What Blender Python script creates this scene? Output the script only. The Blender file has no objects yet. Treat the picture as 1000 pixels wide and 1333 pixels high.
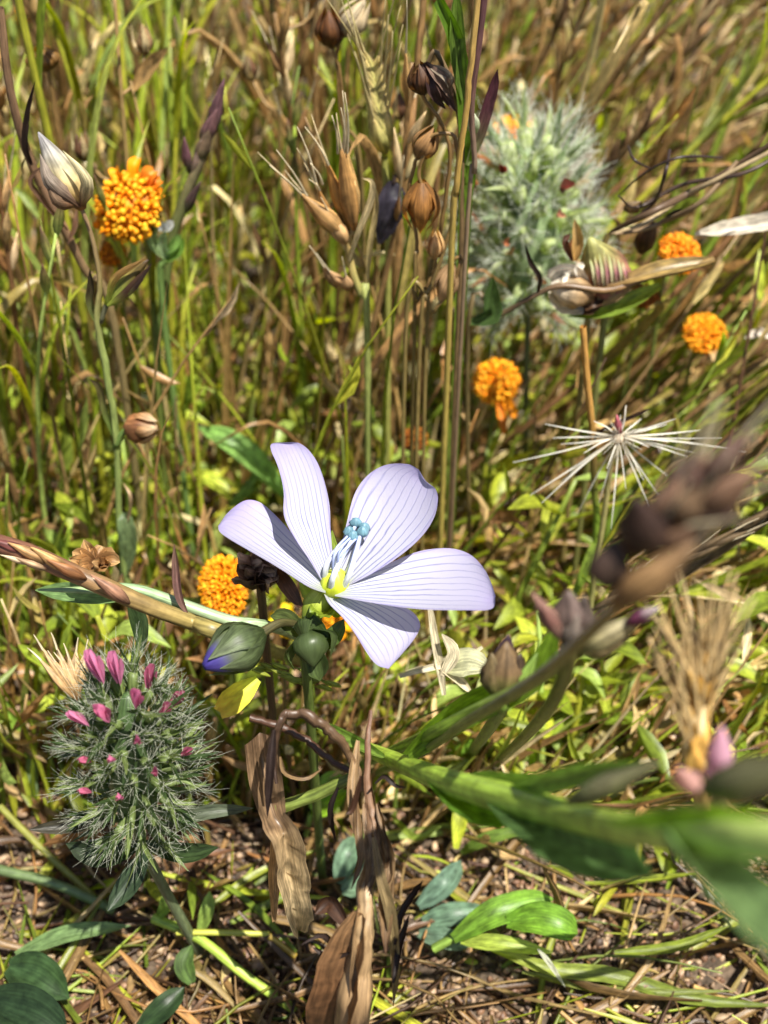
import bpy, math, random
import numpy as np
from mathutils import Vector

# ---------------------------------------------------------------- camera, sky, sun, exposure
# lengths in this script are centimetres; S turns them into Blender metres (the meadow has its real size)
S = 0.01
scene = bpy.context.scene
COL = scene.collection
CAM_H, PITCH, VFOV = 14.3, math.radians(40.0), math.radians(48.0)
FPX = 666.5 / math.tan(VFOV / 2)
camd = bpy.data.cameras.new('camera')
cam = bpy.data.objects.new('camera', camd)
COL.objects.link(cam)
cam.location = (0, 0, CAM_H * S)
cam.rotation_euler = (math.pi / 2 - PITCH, 0, 0)
camd.sensor_fit = 'VERTICAL'
camd.sensor_height = 36.0
camd.lens = 18.0 / math.tan(VFOV / 2)
camd.clip_start = 0.002
camd.clip_end = 200.0
camd.dof.use_dof = True
camd.dof.focus_distance = 12.2 * S
camd.dof.aperture_fstop = 27.0
scene.camera = cam

SUN = np.array([0.34, -0.36, 0.0]); SUN /= np.linalg.norm(SUN)
SUN_EL = math.radians(67.0)
SUNV = np.array([SUN[0] * math.cos(SUN_EL), SUN[1] * math.cos(SUN_EL), math.sin(SUN_EL)])
world = bpy.data.worlds.new('World')
scene.world = world
world.use_nodes = True
wn = world.node_tree
bg = wn.nodes['Background']
sky = wn.nodes.new('ShaderNodeTexSky')
sky.sky_type = 'NISHITA'
sky.sun_disc = False
sky.sun_elevation = SUN_EL
sky.sun_rotation = math.atan2(SUN[0], SUN[1])
wn.links.new(sky.outputs['Color'], bg.inputs['Color'])
bg.inputs['Strength'].default_value = 0.06
sund = bpy.data.lights.new('sun', 'SUN')
sund.energy = 5.0
sund.angle = math.radians(0.53)
sund.color = (1.0, 0.955, 0.87)
sun = bpy.data.objects.new('sun', sund)
COL.objects.link(sun)
sun.rotation_euler = Vector(SUNV).to_track_quat('Z', 'Y').to_euler()
sun.location = (0.3, 0.2, 0.6)
scene.view_settings.view_transform = 'Standard'
scene.view_settings.look = 'None'
scene.view_settings.gamma = 1.0
scene.view_settings.exposure = 1.02
scene.render.engine = 'CYCLES'
scene.cycles.max_bounces = 6
scene.cycles.transparent_max_bounces = 4
scene.cycles.use_denoising = True

rnd = random.Random(7)
rng = np.random.default_rng(11)

# ---------------------------------------------------------------- geometry helpers
RT = np.array([1.0, 0, 0])
FW = np.array([0, math.cos(PITCH), -math.sin(PITCH)])
UP = np.array([0, math.sin(PITCH), math.cos(PITCH)])
EYE = np.array([0, 0, CAM_H])
Z = np.array([0, 0, 1.0])


def ray(x, y):
    return FW + RT * ((x - 500) / FPX) - UP * ((y - 666.5) / FPX)


def ad(x, y, d):            # the point at depth d along the view axis
    return EYE + ray(x, y) * d


def at(x, y, Y):            # the point in the upright plane world-y = Y
    r = ray(x, y)
    return EYE + r * (Y / r[1])


def ag(x, y, z=0.0):        # the point at height z
    r = ray(x, y)
    return EYE + r * ((z - CAM_H) / r[2])


def proj(P):
    Q = np.asarray(P) - EYE
    d = Q @ FW
    return 500 + (Q @ RT) / d * FPX, 666.5 - (Q @ UP) / d * FPX, d


def cmpx(px, P):            # pixels at the depth of P, in cm
    return px * ((np.asarray(P) - EYE) @ FW) / FPX


def unit(v):
    v = np.asarray(v, float)
    n = np.linalg.norm(v)
    return v / n if n > 1e-9 else np.array([0, 0, 1.0])


def hx(h):
    h = h.lstrip('#')
    c = np.array([int(h[i:i + 2], 16) / 255 for i in (0, 2, 4)])
    return np.where(c <= 0.04045, c / 12.92, ((c + 0.055) / 1.055) ** 2.4)


def spline(pts, n):
    P = np.asarray(pts, float)
    if len(P) == 2:
        t = np.linspace(0, 1, n)[:, None]
        return P[0] * (1 - t) + P[1] * t
    Q = np.vstack([2 * P[0] - P[1], P, 2 * P[-1] - P[-2]])
    seg = len(P) - 1
    out = []
    for k in range(n):
        f = k / (n - 1) * seg
        i = min(int(f), seg - 1)
        t = f - i
        a, b, c, d = Q[i], Q[i + 1], Q[i + 2], Q[i + 3]
        out.append(0.5 * ((2 * b) + (c - a) * t + (2 * a - 5 * b + 4 * c - d) * t * t + (3 * b - a - 3 * c + d) * t ** 3))
    return np.array(out)


def frames(P):
    T = np.gradient(P, axis=0)
    T /= np.maximum(np.linalg.norm(T, axis=1, keepdims=True), 1e-9)
    N = np.zeros_like(P)
    ref = np.array([1.0, 0, 0]) if abs(T[0][0]) < 0.8 else np.array([0, 1.0, 0])
    n = unit(np.cross(T[0], ref))
    for i in range(len(P)):
        n = n - T[i] * (n @ T[i])
        n = unit(n)
        N[i] = n
    return T, N, np.cross(T, N)


def lerp_list(vals, n):
    vals = np.asarray(vals, float)
    if vals.ndim == 0:
        return np.full(n, float(vals))
    return np.interp(np.linspace(0, 1, n), np.linspace(0, 1, len(vals)), vals)


def lerp_cols(cols, n):
    c = np.asarray(cols, float)
    if c.ndim == 1:
        return np.tile(c, (n, 1))
    x = np.linspace(0, 1, len(c))
    return np.stack([np.interp(np.linspace(0, 1, n), x, c[:, k]) for k in range(3)], 1)


class MB:
    """collects vertices, faces, a colour and a surface coordinate (along, across, id) for one mesh"""

    def __init__(self):
        self.V, self.F, self.C, self.T, self.n = [], [], [], [], 0

    def add(self, V, F, C, T):
        self.V.append(np.asarray(V, float)); self.C.append(np.asarray(C, float)); self.T.append(np.asarray(T, float))
        o = self.n
        self.F.extend([tuple(i + o for i in f) for f in F])
        self.n += len(V)
        return self

    def tube(self, path, rad, col, sides=6, cap=True, jit=0.0):
        P = np.asarray(path, float); n = len(P)
        r = lerp_list(rad, n); c = lerp_cols(col, n)
        _, N, B = frames(P)
        a = np.linspace(0, 2 * math.pi, sides, endpoint=False)
        rr = np.repeat(r[:, None], sides, 1)
        if jit:                 # slow swelling along the stem and flutes round it
            sw = np.interp(np.arange(n), np.linspace(0, n - 1, max(n // 5, 3)), rng.uniform(-1, 1, max(n // 5, 3)))
            rr = rr * (1 + jit * sw[:, None] + jit * 1.2 * rng.uniform(-1, 1, sides)[None] + jit * .35 * rng.uniform(-1, 1, (n, sides)))
        V = (P[:, None] + (N[:, None] * np.cos(a)[None, :, None] + B[:, None] * np.sin(a)[None, :, None]) * rr[:, :, None]).reshape(-1, 3)
        L = np.concatenate([[0], np.cumsum(np.linalg.norm(np.diff(P, axis=0), axis=1))])
        rid = rnd.random() * 50
        T = np.stack([np.repeat(L, sides), np.tile(a / 2 / math.pi, n), np.full(n * sides, rid)], 1)
        F = [(i * sides + k, i * sides + (k + 1) % sides, (i + 1) * sides + (k + 1) % sides, (i + 1) * sides + k) for i in range(n - 1) for k in range(sides)]
        if cap and sides > 3:
            F.append(tuple(range((n - 1) * sides, n * sides)))
        return self.add(V, F, np.repeat(c, sides, 0), T)

    def ribbon(self, path, width, nrm, col, fold=0.2, cols=3, twist=0.0, wav=0.0):
        P = np.asarray(path, float); n = len(P)
        w = lerp_list(width, n); c = lerp_cols(col, n)
        Tn = np.gradient(P, axis=0); Tn /= np.maximum(np.linalg.norm(Tn, axis=1, keepdims=True), 1e-9)
        side = np.cross(Tn, np.asarray(nrm, float)[None]); side /= np.maximum(np.linalg.norm(side, axis=1, keepdims=True), 1e-6)
        up = np.cross(side, Tn)
        if twist:
            ang = np.linspace(0, twist, n)[:, None]
            side, up = side * np.cos(ang) + up * np.sin(ang), up * np.cos(ang) - side * np.sin(ang)
        u = np.linspace(-1, 1, cols)
        off = (np.abs(u) - 0.5) * fold
        V = P[:, None] + side[:, None] * (u[None, :, None] * w[:, None, None] / 2) + up[:, None] * (off[None, :, None] * w[:, None, None])
        if wav:
            V = V + up[:, None] * (wav * w[:, None] * np.sin(np.arange(n)[:, None] * 1.9 + u[None] * 2.5 + rnd.random() * 6))[:, :, None]
        L = np.concatenate([[0], np.cumsum(np.linalg.norm(np.diff(P, axis=0), axis=1))])
        rid = rnd.random() * 50
        T = np.stack([np.repeat(L, cols), np.tile(u * 0.5 + 0.5, n), np.full(n * cols, rid)], 1)
        F = [(i * cols + k, i * cols + k + 1, (i + 1) * cols + k + 1, (i + 1) * cols + k) for i in range(n - 1) for k in range(cols - 1)]
        return self.add(V.reshape(-1, 3), F, np.repeat(c, cols, 0), T)

    def lathe(self, base, tip, prof, col, sides=8, rings=7, flat=1.0, rib=0.0, ribn=5, bend=None, flatdir=None, jit=0.0):
        """a body of revolution from base to tip; prof = list of radii along it"""
        base = np.asarray(base, float); tip = np.asarray(tip, float)
        ax = unit(tip - base); L = np.linalg.norm(tip - base)
        fd = np.array([0, 0.7, 0.7]) if flatdir is None else np.asarray(flatdir, float)
        n1 = unit(np.cross(ax, fd)); n2 = np.cross(ax, n1)
        t = np.linspace(0, 1, rings)
        r = lerp_list(prof, rings); c = lerp_cols(col, rings)
        a = np.linspace(0, 2 * math.pi, sides, endpoint=False)
        rr = r[:, None] * (1 + rib * np.cos(a * ribn)[None]) * (1 + jit * rng.uniform(-1, 1, (rings, sides)))
        ctr = base + ax * (t * L)[:, None]
        if bend is not None:
            ctr = ctr + np.asarray(bend)[None] * (np.sin(t * math.pi) * L)[:, None]
        V = ctr[:, None] + n1 * (np.cos(a)[None] * rr)[:, :, None] + n2 * (np.sin(a)[None] * rr * flat)[:, :, None]
        rid = rnd.random() * 50
        T = np.stack([np.repeat(t * L, sides), np.tile(a / 2 / math.pi, rings), np.full(rings * sides, rid)], 1)
        F = [(i * sides + k, i * sides + (k + 1) % sides, (i + 1) * sides + (k + 1) % sides, (i + 1) * sides + k) for i in range(rings - 1) for k in range(sides)]
        F.append(tuple(range(sides - 1, -1, -1))); F.append(tuple(range((rings - 1) * sides, rings * sides)))
        return self.add(V.reshape(-1, 3), F, np.repeat(c, sides, 0), T)

    def mesh(self, name, mat, origin=(0, 0, 0), smooth=True):
        V = (np.vstack(self.V) - np.asarray(origin)) * S
        me = bpy.data.meshes.new(name)
        me.from_pydata(V.tolist(), [], self.F)
        at_ = me.attributes.new('tint', 'FLOAT_COLOR', 'POINT')
        C = np.vstack(self.C)
        at_.data.foreach_set('color', np.hstack([C, np.ones((len(C), 1))]).astype(np.float32).ravel())
        a2 = me.attributes.new('st', 'FLOAT_VECTOR', 'POINT')
        a2.data.foreach_set('vector', np.vstack(self.T).astype(np.float32).ravel())
        if smooth:
            me.polygons.foreach_set('use_smooth', [True] * len(me.polygons))
        me.materials.append(mat)
        return me

    def build(self, name, mat, parent=None, origin=None, kind=None, smooth=True):
        org = np.zeros(3) if origin is None else np.asarray(origin, float)
        if parent is not None:
            p = parent; org = np.zeros(3)
            while p is not None:
                org = org + np.array(p.location) / S
                p = p.parent
        o = bpy.data.objects.new(name, self.mesh(name, mat, org, smooth))
        COL.objects.link(o)
        if parent is not None:
            o.parent = parent
        elif origin is not None:
            o.location = [v * S for v in org]
        if kind:
            o['kind'] = kind
        return o


def tag(o, label, cat, group=None):
    o['label'] = label; o['category'] = cat
    if group:
        o['group'] = group
    return o


def thing(name, label, cat, base, group=None):
    o = bpy.data.objects.new(name, None)
    o.empty_display_size = 0.005
    COL.objects.link(o)
    o.location = [float(v) * S for v in base]
    return tag(o, label, cat, group)


def copy_tree(o, parent=None):
    c = o.copy(); COL.objects.link(c); c.parent = parent
    for ch in list(o.children):
        copy_tree(ch, c)
    return c


# ---------------------------------------------------------------- materials
def mat_new(name):
    m = bpy.data.materials.new(name); m.use_nodes = True
    nt = m.node_tree; nt.nodes.clear()
    return m, nt, nt.nodes, nt.links


def plant_mat(name, trans=0.3, rough=0.45, streak=0.5, spec=0.45, mott=0.35, sat=1.25, bump=0.25):
    """leaf, straw and husk: vertex tint, fibres along the piece, mottling, light passing through"""
    m, nt, N, L = mat_new(name)
    out = N.new('ShaderNodeOutputMaterial')
    tint = N.new('ShaderNodeAttribute'); tint.attribute_name = 'tint'
    st = N.new('ShaderNodeAttribute'); st.attribute_name = 'st'
    mp = N.new('ShaderNodeMapping'); mp.inputs['Scale'].default_value = (1.3, 11.0, 3.7)
    L.new(st.outputs['Vector'], mp.inputs['Vector'])
    nz = N.new('ShaderNodeTexNoise'); nz.inputs['Scale'].default_value = 1.6; nz.inputs['Detail'].default_value = 3.0
    L.new(mp.outputs['Vector'], nz.inputs['Vector'])
    mp2 = N.new('ShaderNodeMapping'); mp2.inputs['Scale'].default_value = (3.0, 2.0, 5.1)
    L.new(st.outputs['Vector'], mp2.inputs['Vector'])
    nz2 = N.new('ShaderNodeTexNoise'); nz2.inputs['Scale'].default_value = 2.2; nz2.inputs['Detail'].default_value = 4.0
    L.new(mp2.outputs['Vector'], nz2.inputs['Vector'])
    r1 = N.new('ShaderNodeMapRange'); r1.inputs['From Min'].default_value = 0.3; r1.inputs['From Max'].default_value = 0.7
    r1.inputs['To Min'].default_value = 1 - streak; r1.inputs['To Max'].default_value = 1 + streak * 0.6
    L.new(nz.outputs['Fac'], r1.inputs['Value'])
    r2 = N.new('ShaderNodeMapRange'); r2.inputs['From Min'].default_value = 0.3; r2.inputs['From Max'].default_value = 0.7
    r2.inputs['To Min'].default_value = 1 - mott; r2.inputs['To Max'].default_value = 1 + mott * 0.6
    L.new(nz2.outputs['Fac'], r2.inputs['Value'])
    mul = N.new('ShaderNodeMath'); mul.operation = 'MULTIPLY'
    L.new(r1.outputs[0], mul.inputs[0]); L.new(r2.outputs[0], mul.inputs[1])
    mx = N.new('ShaderNodeVectorMath'); mx.operation = 'SCALE'
    L.new(tint.outputs['Color'], mx.inputs[0]); L.new(mul.outputs[0], mx.inputs['Scale'])
    pb = N.new('ShaderNodeBsdfPrincipled')
    L.new(mx.outputs[0], pb.inputs['Base Color'])
    pb.inputs['Roughness'].default_value = rough
    pb.inputs['Specular IOR Level'].default_value = spec
    if bump:
        bp = N.new('ShaderNodeBump'); bp.inputs['Strength'].default_value = bump; bp.inputs['Distance'].default_value = 0.0002
        L.new(nz.outputs['Fac'], bp.inputs['Height']); L.new(bp.outputs[0], pb.inputs['Normal'])
    if trans > 0:
        hs = N.new('ShaderNodeHueSaturation'); hs.inputs['Saturation'].default_value = sat; hs.inputs['Value'].default_value = 1.25
        L.new(mx.outputs[0], hs.inputs['Color'])
        tb = N.new('ShaderNodeBsdfTranslucent'); L.new(hs.outputs[0], tb.inputs['Color'])
        ms = N.new('ShaderNodeMixShader'); ms.inputs[0].default_value = trans
        L.new(pb.outputs[0], ms.inputs[1]); L.new(tb.outputs[0], ms.inputs[2]); L.new(ms.outputs[0], out.inputs['Surface'])
    else:
        L.new(pb.outputs[0], out.inputs['Surface'])
    return m


M_LEAF = plant_mat('green_leaf', 0.52, 0.4, 0.4, 0.55, 0.5, 1.15)
M_STRAW = plant_mat('dry_straw', 0.33, 0.36, 0.6, 0.5, 0.5, 1.0)
M_STEM = plant_mat('plant_stem', 0.1, 0.42, 0.45, 0.45, 0.35)
M_HUSK = plant_mat('papery_husk', 0.3, 0.5, 0.6, 0.35, 0.45)
M_HAIR = plant_mat('silky_hair', 0.35, 0.4, 0.1, 0.5, 0.1, bump=0)
M_FLORET = plant_mat('orange_floret', 0.3, 0.5, 0.15, 0.3, 0.3, 1.1)
M_PINK = plant_mat('pink_floret', 0.4, 0.5, 0.3, 0.3, 0.3, 1.05)
M_BUD = plant_mat('smooth_bud', 0.25, 0.4, 0.25, 0.45, 0.25)


def petal_mat():
    m, nt, N, L = mat_new('lilac_petal')
    out = N.new('ShaderNodeOutputMaterial')
    st = N.new('ShaderNodeAttribute'); st.attribute_name = 'st'
    sp = N.new('ShaderNodeSeparateXYZ'); L.new(st.outputs['Vector'], sp.inputs[0])

    def math_(op, a, b=None, c=None):
        n = N.new('ShaderNodeMath'); n.operation = op
        for i, v in enumerate((a, b, c)):
            if v is None:
                continue
            if isinstance(v, (int, float)):
                n.inputs[i].default_value = v
            else:
                L.new(v, n.inputs[i])
        return n.outputs[0]

    nz = N.new('ShaderNodeTexNoise'); nz.inputs['Scale'].default_value = 4.0; nz.inputs['Detail'].default_value = 2.0
    L.new(st.outputs['Vector'], nz.inputs['Vector'])
    wob = math_('MULTIPLY', math_('SUBTRACT', nz.outputs['Fac'], 0.5), 0.12)
    u = math_('ADD', sp.outputs['Y'], wob)                   # across, about -1..1
    f = math_('FRACT', math_('MULTIPLY', math_('ADD', u, 2.0), 5.0))
    dist = math_('ABSOLUTE', math_('SUBTRACT', f, 0.5))        # 0 on a vein
    wid = math_('MULTIPLY_ADD', sp.outputs['X'], -0.13, 0.21)
    line = math_('SUBTRACT', 1.0, math_('SMOOTH_MIN', math_('DIVIDE', dist, wid), 1.0, 0.15))
    line = math_('MAXIMUM', line, 0.0)
    fade = N.new('ShaderNodeMapRange'); fade.inputs['From Min'].default_value = 0.3; fade.inputs['From Max'].default_value = 1.0
    fade.inputs['To Min'].default_value = 1.0; fade.inputs['To Max'].default_value = 0.25
    L.new(sp.outputs['X'], fade.inputs['Value'])
    vein = math_('MULTIPLY', math_('MULTIPLY', line, fade.outputs[0]), math_('MULTIPLY_ADD', nz.outputs['Fac'], 1.2, 0.4))
    ramp = N.new('ShaderNodeValToRGB')
    e = ramp.color_ramp.elements
    e[0].position = 0.0; e[0].color = (0.5, 0.56, 0.36, 1)
    e[1].position = 1.0; e[1].color = (0.42, 0.37, 0.61, 1)
    for p, c in ((0.12, (0.58, 0.59, 0.64, 1)), (0.5, (0.55, 0.54, 0.65, 1)), (0.82, (0.49, 0.465, 0.63, 1))):
        k = e.new(p); k.color = c
    L.new(sp.outputs['X'], ramp.inputs['Fac'])
    mx = N.new('ShaderNodeMix'); mx.data_type = 'RGBA'
    L.new(math_('MINIMUM', vein, 0.95), mx.inputs['Factor']); L.new(ramp.outputs['Color'], mx.inputs['A'])
    mx.inputs['B'].default_value = (0.17, 0.18, 0.42, 1)
    # violet margin: the coordinate Z holds the distance from the edge
    ed = N.new('ShaderNodeMapRange'); ed.inputs['From Min'].default_value = 0.0; ed.inputs['From Max'].default_value = 0.13
    ed.inputs['To Min'].default_value = 0.5; ed.inputs['To Max'].default_value = 0.0
    L.new(sp.outputs['Z'], ed.inputs['Value'])
    mx2 = N.new('ShaderNodeMix'); mx2.data_type = 'RGBA'
    L.new(ed.outputs[0], mx2.inputs['Factor']); L.new(mx.outputs['Result'], mx2.inputs['A']); mx2.inputs['B'].default_value = (0.36, 0.29, 0.58, 1)
    pb = N.new('ShaderNodeBsdfPrincipled'); pb.inputs['Roughness'].default_value = 0.42
    pb.inputs['Specular IOR Level'].default_value = 0.35
    pb.inputs['Sheen Weight'].default_value = 0.15
    L.new(mx2.outputs['Result'], pb.inputs['Base Color'])
    n2 = N.new('ShaderNodeTexNoise'); n2.inputs['Scale'].default_value = 55.0; n2.inputs['Detail'].default_value = 2.0
    L.new(st.outputs['Vector'], n2.inputs['Vector'])
    hsum = math_('MULTIPLY_ADD', line, -0.9, n2.outputs['Fac'])
    bp = N.new('ShaderNodeBump'); bp.inputs['Strength'].default_value = 0.35; bp.inputs['Distance'].default_value = 0.00015
    L.new(hsum, bp.inputs['Height']); L.new(bp.outputs[0], pb.inputs['Normal'])
    tb = N.new('ShaderNodeBsdfTranslucent'); L.new(mx2.outputs['Result'], tb.inputs['Color'])
    ms = N.new('ShaderNodeMixShader'); ms.inputs[0].default_value = 0.38
    L.new(pb.outputs[0], ms.inputs[1]); L.new(tb.outputs[0], ms.inputs[2]); L.new(ms.outputs[0], out.inputs['Surface'])
    return m


M_PETAL = petal_mat()


def ground_mat():
    m, nt, N, L = mat_new('sandy_soil')
    out = N.new('ShaderNodeOutputMaterial')
    tc = N.new('ShaderNodeTexCoord')
    nz = N.new('ShaderNodeTexNoise'); nz.inputs['Scale'].default_value = 420.0; nz.inputs['Detail'].default_value = 8.0
    L.new(tc.outputs['Object'], nz.inputs['Vector'])
    vo = N.new('ShaderNodeTexVoronoi'); vo.inputs['Scale'].default_value = 900.0
    L.new(tc.outputs['Object'], vo.inputs['Vector'])
    ramp = N.new('ShaderNodeValToRGB'); e = ramp.color_ramp.elements
    e[0].position = 0.3; e[0].color = (0.02, 0.013, 0.008, 1); e[1].position = 0.7; e[1].color = (0.16, 0.11, 0.07, 1)
    L.new(nz.outputs['Fac'], ramp.inputs['Fac'])
    pb = N.new('ShaderNodeBsdfPrincipled'); pb.inputs['Roughness'].default_value = 0.9
    L.new(ramp.outputs['Color'], pb.inputs['Base Color'])
    bp = N.new('ShaderNodeBump'); bp.inputs['Strength'].default_value = 0.8; bp.inputs['Distance'].default_value = 0.001
    L.new(vo.outputs['Distance'], bp.inputs['Height']); L.new(bp.outputs[0], pb.inputs['Normal'])
    L.new(pb.outputs[0], out.inputs['Surface'])
    return m


M_SOIL = ground_mat()
M_GRIT = plant_mat('grit', 0.0, 0.55, 0.2, 0.5, 0.5)

# colours (linear, real-world reflectance)
STRAW = hx('#d2b888'); PALE = hx('#e2d3b0'); TAN = hx('#b99562'); BROWN = hx('#7c5836'); DKBROWN = hx('#4a3223')
GREEN = hx('#66853a'); LIME = hx('#a5b945'); DKGREEN = hx('#3d5426'); GREY_G = hx('#7f9468'); OLIVE = hx('#6d6c2c')
PURPLE = hx('#6a4650'); BLACKISH = hx('#2e231f')


def gz(x, y):
    return 0.18 * math.sin(x * 0.55 + 1.3) * math.sin(y * 0.41) + 0.08 * math.sin(x * 1.7 + y * 1.3)


def to_ground(P):           # a point straight below P on the soil
    return np.array([P[0], P[1], gz(P[0], P[1]) - 0.1])


# ---------------------------------------------------------------- the ground: one sheet out to the horizon
def ground_sheet():
    mb = MB()
    xs = np.concatenate([[-9000, -2500, -700, -200, -80], np.linspace(-40, 40, 81), [80, 200, 700, 2500, 9000]])
    ys = np.concatenate([[-9000, -2500, -700, -200, -60], np.linspace(-10, 80, 91), [130, 260, 800, 2500, 9000]])
    V = []
    for y in ys:
        for x in xs:
            near = abs(x) <= 40 and -10 <= y <= 80
            V.append((x, y, gz(x, y) if near else -0.3))
    nx = len(xs)
    F = [(j * nx + i, j * nx + i + 1, (j + 1) * nx + i + 1, (j + 1) * nx + i) for j in range(len(ys) - 1) for i in range(nx - 1)]
    n = len(V)
    mb.add(V, F, np.tile([0.2, 0.14, 0.09], (n, 1)), np.zeros((n, 3)))
    return mb.build('ground', M_SOIL, kind='structure')


ground_sheet()

KEEP = []                   # (cx, cy, rx, ry, depth): what stands in front of the named plants stays out of the scatter


def keep(cx, cy, rx, ry, P, lit=0.6):
    d = (np.asarray(P) - EYE) @ FW
    KEEP.append((cx, cy, rx, ry, d, *np.asarray(P), min(rx, ry) * d / FPX * lit))


def pstem(parent, pts, rad, col, name='stem', mat=None, n=22, sides=7, jit=0.06, rough=0.0):
    if rough:
        Q = spline(pts, n * 2)
        pts = Q + np.cumsum(rng.normal(0, rough, (n * 2, 3)), 0) * np.sin(np.linspace(0, math.pi, n * 2))[:, None]; n = n * 2
    return MB().tube(spline(pts, n), rad, col, sides, jit=jit).build(name, mat or M_STEM, parent)


def leafr(parent, pts, width, col, name='leaf', nrm=(0, -0.6, 0.8), fold=0.25, n=12, mat=None, twist=0.0, wav=0.0, prof=None):
    prof = [0.35, 0.8, 1.0, 0.95, 0.7, 0.04] if prof is None else prof
    return MB().ribbon(spline(pts, n), np.array(prof) * width, nrm, col, fold, 5, twist, wav).build(name, mat or M_LEAF, parent)


# ---------------------------------------------------------------- the pale flax flower
FC = ad(437, 760, 12.0)
flax = thing('flax_plant', 'pale lilac five-petalled flax flower with blue anthers, standing wide open above the grass', 'flower', to_ground(FC + np.array([-0.35, 0.25, 0])))
keep(440, 720, 190, 175, FC, 1.15)


def petal(phi, elev, left, right, cup, ripple, off):
    phi, elev = math.radians(phi), math.radians(elev)
    h = np.array([math.cos(phi), math.sin(phi), 0])
    t = h * math.cos(elev) + Z * math.sin(elev)
    nrm = -h * math.sin(elev) + Z * math.cos(elev)
    o = FC + nrm * off

    def hit(p):
        r = ray(*p)
        return EYE + r * (((o - EYE) @ nrm) / (r @ nrm))
    n, m = 34, 21
    A = spline([hit(p) for p in left], n); B = spline([hit(p) for p in right], n)
    w = np.linspace(0, 1, n) ** 0.8
    idx = w * (n - 1)

    def samp(C):
        i0 = np.clip(idx.astype(int), 0, n - 2); f = (idx - i0)[:, None]
        return C[i0] * (1 - f) + C[i0 + 1] * f
    A, B = samp(A), samp(B)
    L = max(np.linalg.norm(A[-1] - A[0]), 0.1)
    u = np.linspace(-1, 1, m)
    axd = unit(A[n // 2] + B[n // 2] - A[0] - B[0]); lat = np.cross(nrm, axd); lat = lat * (1 if (B[n // 2] - A[n // 2]) @ lat > 0 else -1)
    V, T = [], []
    half = max(abs(((A - A[0]) @ lat)).max(), abs(((B - A[0]) @ lat)).max())
    base = 0.5 * (A[0] + B[0])
    for i in range(n):
        for k in range(m):
            f = u[k] * 0.5 + 0.5
            P = A[i] * (1 - f) + B[i] * f
            wd = np.linalg.norm(B[i] - A[i])
            v = np.clip(((P - base) @ axd) / L, 0, 1.1)
            z = -cup * wd * (1 - u[k] ** 2) + ripple * wd * (math.sin(u[k] * 5 + i * 0.12) * 0.5 + 0.5 * math.cos(i * 0.28 + u[k] * 2)) * w[i]
            z += 0.07 * (v - v * v)
            q = (P - base) @ lat / (half * (0.25 + 0.75 * max(v, 0.02) ** 0.55) + 1e-6)
            edge = min((1 - abs(u[k])) * wd, np.linalg.norm(P - A[-1]) * 0.9)
            V.append(P + nrm * z); T.append((v, 0.6 * u[k] + 0.4 * q, edge))
    F = [(i * m + k, i * m + k + 1, (i + 1) * m + k + 1, (i + 1) * m + k) for i in range(n - 1) for k in range(m - 1)]
    mb = MB().add(V, F, np.tile([0.75, 0.72, 0.9], (len(V), 1)), T)
    return mb.build('petal', M_PETAL, flax)


petal(188, 26, [(424, 772), (400, 764), (365, 743), (330, 722), (300, 703), (286, 693), (284, 685)],
      [(428, 754), (412, 735), (385, 702), (360, 674), (338, 655), (318, 652), (297, 667), (284, 685)], 0.10, 0.02, -0.02)
petal(118, 50, [(424, 765), (402, 728), (384, 702), (369, 672), (369, 640), (362, 608), (353, 586), (355, 577), (375, 576)],
      [(438, 748), (433, 722), (430, 690), (428, 655), (418, 615), (405, 590), (390, 577), (375, 576)], 0.09, 0.03, 0.0)
petal(52, 42, [(430, 762), (444, 715), (453, 680), (463, 643), (480, 618), (503, 605), (530, 604), (545, 611)],
      [(450, 764), (485, 747), (520, 725), (549, 700), (566, 675), (571, 652), (567, 636), (556, 628), (545, 611)], 0.12, 0.025, 0.01)
petal(-14, 16, [(436, 768), (470, 752), (505, 736), (545, 720), (585, 715), (612, 722), (630, 740), (640, 760), (645, 776)],
      [(436, 776), (470, 783), (515, 791), (560, 796), (605, 796), (640, 793), (645, 776)], 0.10, 0.02, 0.0)
petal(-62, -6, [(420, 768), (428, 786), (445, 804), (462, 826), (480, 854), (492, 867), (506, 871)],
      [(445, 772), (480, 779), (512, 787), (536, 797), (547, 814), (541, 830), (525, 850), (506, 871)], 0.10, 0.02, -0.03)
# pistil cup, filaments, anthers
MB().lathe(FC + [-0.02, -0.02, -0.18], FC + [0.02, 0.02, 0.2], [0.06, 0.15, 0.17, 0.13, 0.03], [hx('#8ea01c'), hx('#c9d62c'), hx('#dbe650')], 12, 8).build('ovary', M_BUD, flax)
AN = ad(465, 691, 11.95)
for k in range(5):
    a = k / 5 * 2 * math.pi + 0.5
    o = np.array([math.cos(a), math.sin(a), 0])
    p1 = AN + o * 0.06 + Z * 0.035 * math.sin(k * 2)
    fl = MB().tube(spline([FC + o * 0.11 + Z * 0.02, FC + o * 0.14 + Z * 0.3 + [0.07, 0, 0], p1], 9), [0.036, 0.03, 0.02], [hx('#f2f4e0'), hx('#e8ecf8'), hx('#b9c4ec')], 6).build('filament', M_BUD, flax)
    MB().lathe(p1 + o * 0.03 - Z * 0.06, p1 + o * 0.02 + Z * 0.075, [0.025, 0.06, 0.066, 0.055, 0.012], [hx('#5c8498'), hx('#7ba4b0'), hx('#6c94a4')], 8, 7, flat=0.85, jit=0.14).build('anther', M_BUD, flax)
for k in range(5):
    a = k * 1.2566
    o = np.array([math.cos(a), math.sin(a), 0])
    MB().tube(spline([FC + o * 0.03 + Z * 0.15, FC + o * 0.05 + Z * 0.45 + [0.05, 0, 0], AN + o * 0.05 - Z * 0.03], 8), [0.014, 0.012], hx('#c8d4f2'), 5).build('style', M_BUD, flax)
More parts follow.
